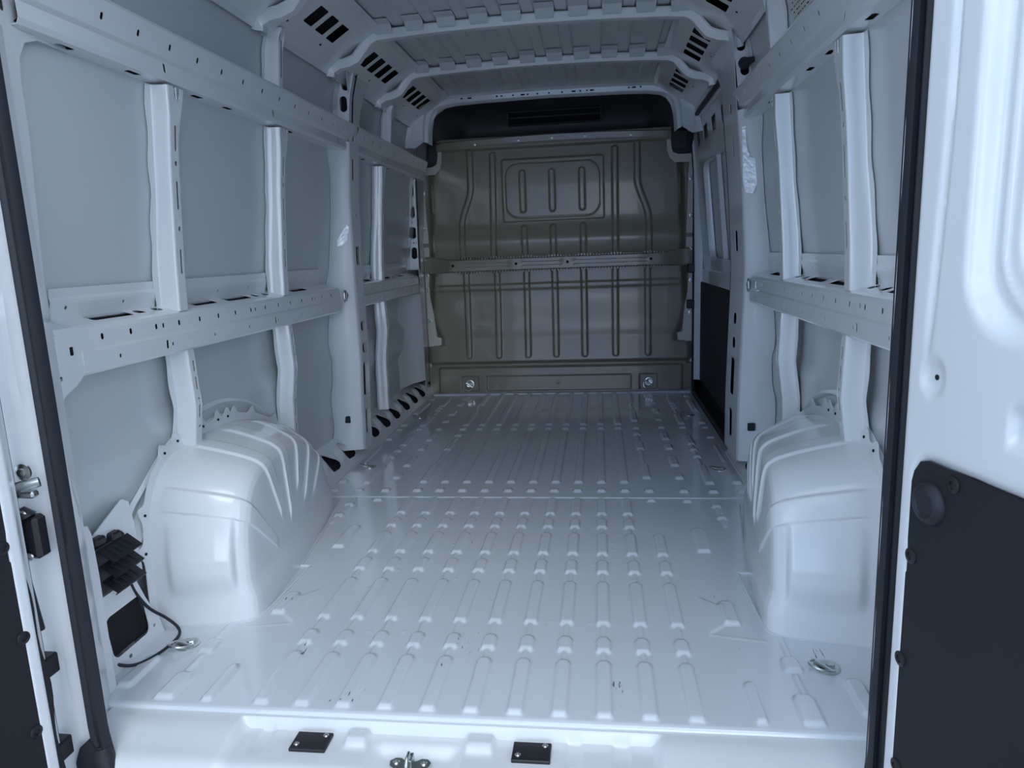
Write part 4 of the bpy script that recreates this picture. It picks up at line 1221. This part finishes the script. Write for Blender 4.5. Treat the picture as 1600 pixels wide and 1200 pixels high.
for i in range(len(K)-1):
    p0, p1, p2, p3 = K[max(0, i-1)], K[i], K[i+1], K[min(len(K)-1, i+2)]
    for q in np.linspace(0, 1, 6, endpoint=False):
        pts.append(0.5*((2*p1)+(-p0+p2)*q+(2*p0-5*p1+4*p2-p3)*q*q+(-p0+3*p1-3*p2+p3)*q**3))
pts.append(K[-1])
MB().tube([(p[0]+0.9, p[1]-1.6, p[2]) for p in pts], 0.0042, 8).build('cable', RUBBER, t)

# ------------------------------------------------------------------ rear doors
def door_point(p0, d, n, s_, dep, z): return (p0[0]+d[0]*s_+n[0]*dep, p0[1]+d[1]*s_+n[1]*dep, z)
def rear_door(name, p0, d, n, lab_s):
    root = bpy.data.objects.new(name, None); C.objects.link(root); root['kind'] = 'structure'
    # relief map: dep > 0 towards the cargo side
    ss = np.concatenate([np.linspace(-0.045, 0.30, 80), np.linspace(0.32, 0.84, 30)]); zs = np.linspace(-0.30, 1.78, 220)
    S, Zd = np.meshgrid(ss, zs, indexing='ij')
    Dp = np.zeros_like(S)
    Dp -= 0.020*sm((-0.018-S)/0.026)                      # rounded hinge-side edge
    g0 = 0.018+0.016*sm((Zd-0.75)/0.5)
    Dp -= 0.006*np.exp(-((S-g0)/0.006)**2)*sm((Zd-0.80)/0.12)
    lin = hatch_sd(S, Zd, 0.000, -0.60, 1.2, 0.672, 0.05)
    Dp -= 0.012*sm(-lin/0.010)                            # lining pocket
    big = hatch_sd(S, Zd, 0.082, 0.865, 0.70, 1.75, 0.11)
    Dp -= 0.026*sm(-big/0.035)
    inn = hatch_sd(S, Zd, 0.150, 0.915, 0.65, 1.72, 0.10)
    Dp -= 0.020*sm(-inn/0.020)
    Dp += 0.006*np.exp(-((hatch_sd(S, Zd, 0.128, 0.895, 0.67, 1.73, 0.10))/0.006)**2)
    dim = np.hypot((S-0.035), (Zd-0.797)); Dp -= 0.007*sm((0.030-dim)/0.012)
    bx = hatch_sd(S, Zd, 0.190, 0.727, 0.45, 0.785, 0.012); Dp -= 0.010*sm(-bx/0.008)
    sc = 0.955
    P = np.zeros(S.shape+(3,))
    P[..., 0] = p0[0]+d[0]*S*sc+n[0]*Dp; P[..., 1] = p0[1]+d[1]*S*sc+n[1]*Dp; P[..., 2] = 0.0437+0.957*Zd
    MB().grid(P).build('inner_panel', PAINT, root, angle=60)
    # hinge-side edge and outer skin give the door its thickness
    m = MB(); zz = np.linspace(-0.24, 1.74, 20)
    e = lambda s_, dep, z: door_point(p0, d, n, s_, dep, z)
    m.grid([[e(-0.043, -0.020, z), e(-0.046, -0.030, z), e(-0.046, -0.075, z), e(-0.040, -0.082, z), e(0.80, -0.085, z), e(0.806, -0.075, z), e(0.802, -0.01, z)] for z in zz])
    m.build('outer_panel', PAINT, root, angle=40)
    m = MB().tube([e(-0.050, -0.052, z) for z in np.linspace(-0.22, 1.72, 30)], 0.013, 8)
    m.build('edge_seal', RUBBER, root)
    # lining board with scalloped front edge
    q = lambda s_, z, dep=0.0: (p0[0]+d[0]*s_*sc+n[0]*dep, p0[1]+d[1]*s_*sc+n[1]*dep, 0.0437+0.957*z)
    left = [(0.000+(-0.020 if z < 0.45 else 0.0)-0.012*float(sm((0.45-z)/0.25))+0.004*math.sin(z*30), z) for z in np.linspace(-0.24, 0.60, 30)]
    out = left + [(0.006, 0.635), (0.020, 0.655), (0.035, 0.660), (0.80, 0.662), (0.80, -0.24)]
    m = MB().sheet(densify(out, 0.05), [], lambda a, b: q(a, b, -0.004), 0.1, 0.1)
    m.build('lining', LINING, root, solid=0.005, label='charcoal door lining board')
    ax = (n[0], n[1], 0)
    for (a, b) in ((0.098, 0.640), (0.013, 0.487), (0.004, 0.291), (0.012, 0.085), (0.35, 0.62), (0.60, 0.62)):
        MB().rev(q(a, b, -0.002), ax, [(0.013, 0), (0.013, 0.0025), (0.010, 0.004), (0.0065, 0.0045), (0.006, 0.002), (0.0001, 0.003)], 16).build('trim_clip', PLASTIC, root)
    if name == 'door_2':
        MB().rev(q(0.048, 0.592, -0.002), ax, [(0.034, 0), (0.034, 0.003), (0.030, 0.009), (0.022, 0.013), (0.020, 0.012), (0.018, 0.010), (0.010, 0.010), (0.0001, 0.010)], 28).build('buffer', RUBBER, root)
    m = MB().rev(q(0.037, 0.797, -0.0066), ax, [(0.0045, 0), (0.0045, 0.0006), (0.0001, 0.0007)], 10)
    m.build('drain_hole_shade', SHADE_BLACK, root)  # black disc painting the hole's shade in the dimple
    return root
dR = Vector((0.217, -0.976)).normalized(); nR = (-0.976, -0.217)
rear_door('door_2', (0.792, 1.150), tuple(dR), nR, 'right')
dL = Vector((-0.217, -0.976)).normalized(); nL = (0.976, -0.217)
rear_door('door_1', (-0.806, 1.128), tuple(dL), nL, 'left')

# hinge and check strap on the left jamb
t = partroot('hinge', (-0.832, 1.212, 0.500))
t.scale = (1.45, 1, 1)
MB().box((-0.012, -0.020, -0.048), (0.020, 0.012, 0.040), 0.006).build('hinge_leaf', PLASTIC, t)
MB().tube([(0.0, -0.016, 0.036), (-0.010, -0.018, 0.052)], [0.022, 0.016], 14).build('hinge_lug', PLASTIC, t)
MB().tube([(-0.004, -0.020, -0.20), (-0.010, -0.025, -0.12), (-0.016, -0.035, 0.0)], [0.010, 0.013, 0.015], 12).build('hinge_arm', RUBBER, t)
MB().cyl((-0.014, -0.034, -0.05), (-0.014, -0.034, 0.045), 0.011, 14).build('hinge_pin', PLASTIC, t)
for z in (0.048, -0.040):
    mm = MB(); screw(mm, 0.004, -0.024, z, 0.008, (0.2, -1, 0)); mm.build('screw', ZINC, t)
t = partroot('door_check', (-0.830, 1.215, 0.602))
MB().tube([(0.034, -0.004, 0.006), (0.0, -0.018, 0.0), (-0.05, -0.040, -0.012), (-0.09, -0.060, -0.020)], 0.010, 10, flat=(1.0, 0.45)).build('strap', ZINC, t)
MB().box((-0.020, -0.022, -0.024), (0.030, -0.002, -0.010), 0.004).build('clamp', ZINC, t)
mm = MB().rev((0.004, -0.004, 0.026), (0, -1, 0), [(0.017, 0), (0.017, 0.004), (0.009, 0.006), (0.008, 0.010), (0.0001, 0.011)], 18); mm.build('mounting_bolt', ZINC, t)
MB().tube([(-0.01, -0.03, -0.026), (-0.05, -0.05, -0.045), (-0.08, -0.06, -0.05)], [0.010, 0.014, 0.010], 10).build('stop', RUBBER, t)
for z, lab in ((0.225, 'upper black plastic stop block on the left door jamb foot'), (0.035, 'lower black plastic stop block on the left door jamb foot')):
    tag(MB().box((-0.855, 1.165, z-0.022), (-0.812, 1.205, z+0.022), 0.004).build('stop_block', PLASTIC), lab, 'stop block', 'stop blocks on left jamb')
# body closing panels behind the camera side: header above the rear opening and roof end
m = MB()
m.grid([[(x, 1.20, 2.01), (x, 1.19, 1.86), (x, 1.215, 1.80), (x, 1.26, 1.79), (x, 1.32, 1.83), (x, 1.36, 1.96)] for x in np.linspace(-0.95, 0.99, 12)])
m.build('trim_2', PAINT, None, kind='structure', angle=40)
# outer body cheeks beside the opening
for s in (-1, 1):
    m = MB()
    m.grid([[(CX+s*(skin(z)+0.012), y, z) for z in np.linspace(-0.2, 2.0, 14)] for y in (1.16, 1.30)])
    m.build('outer_cheek', PAINT, WALL[s])
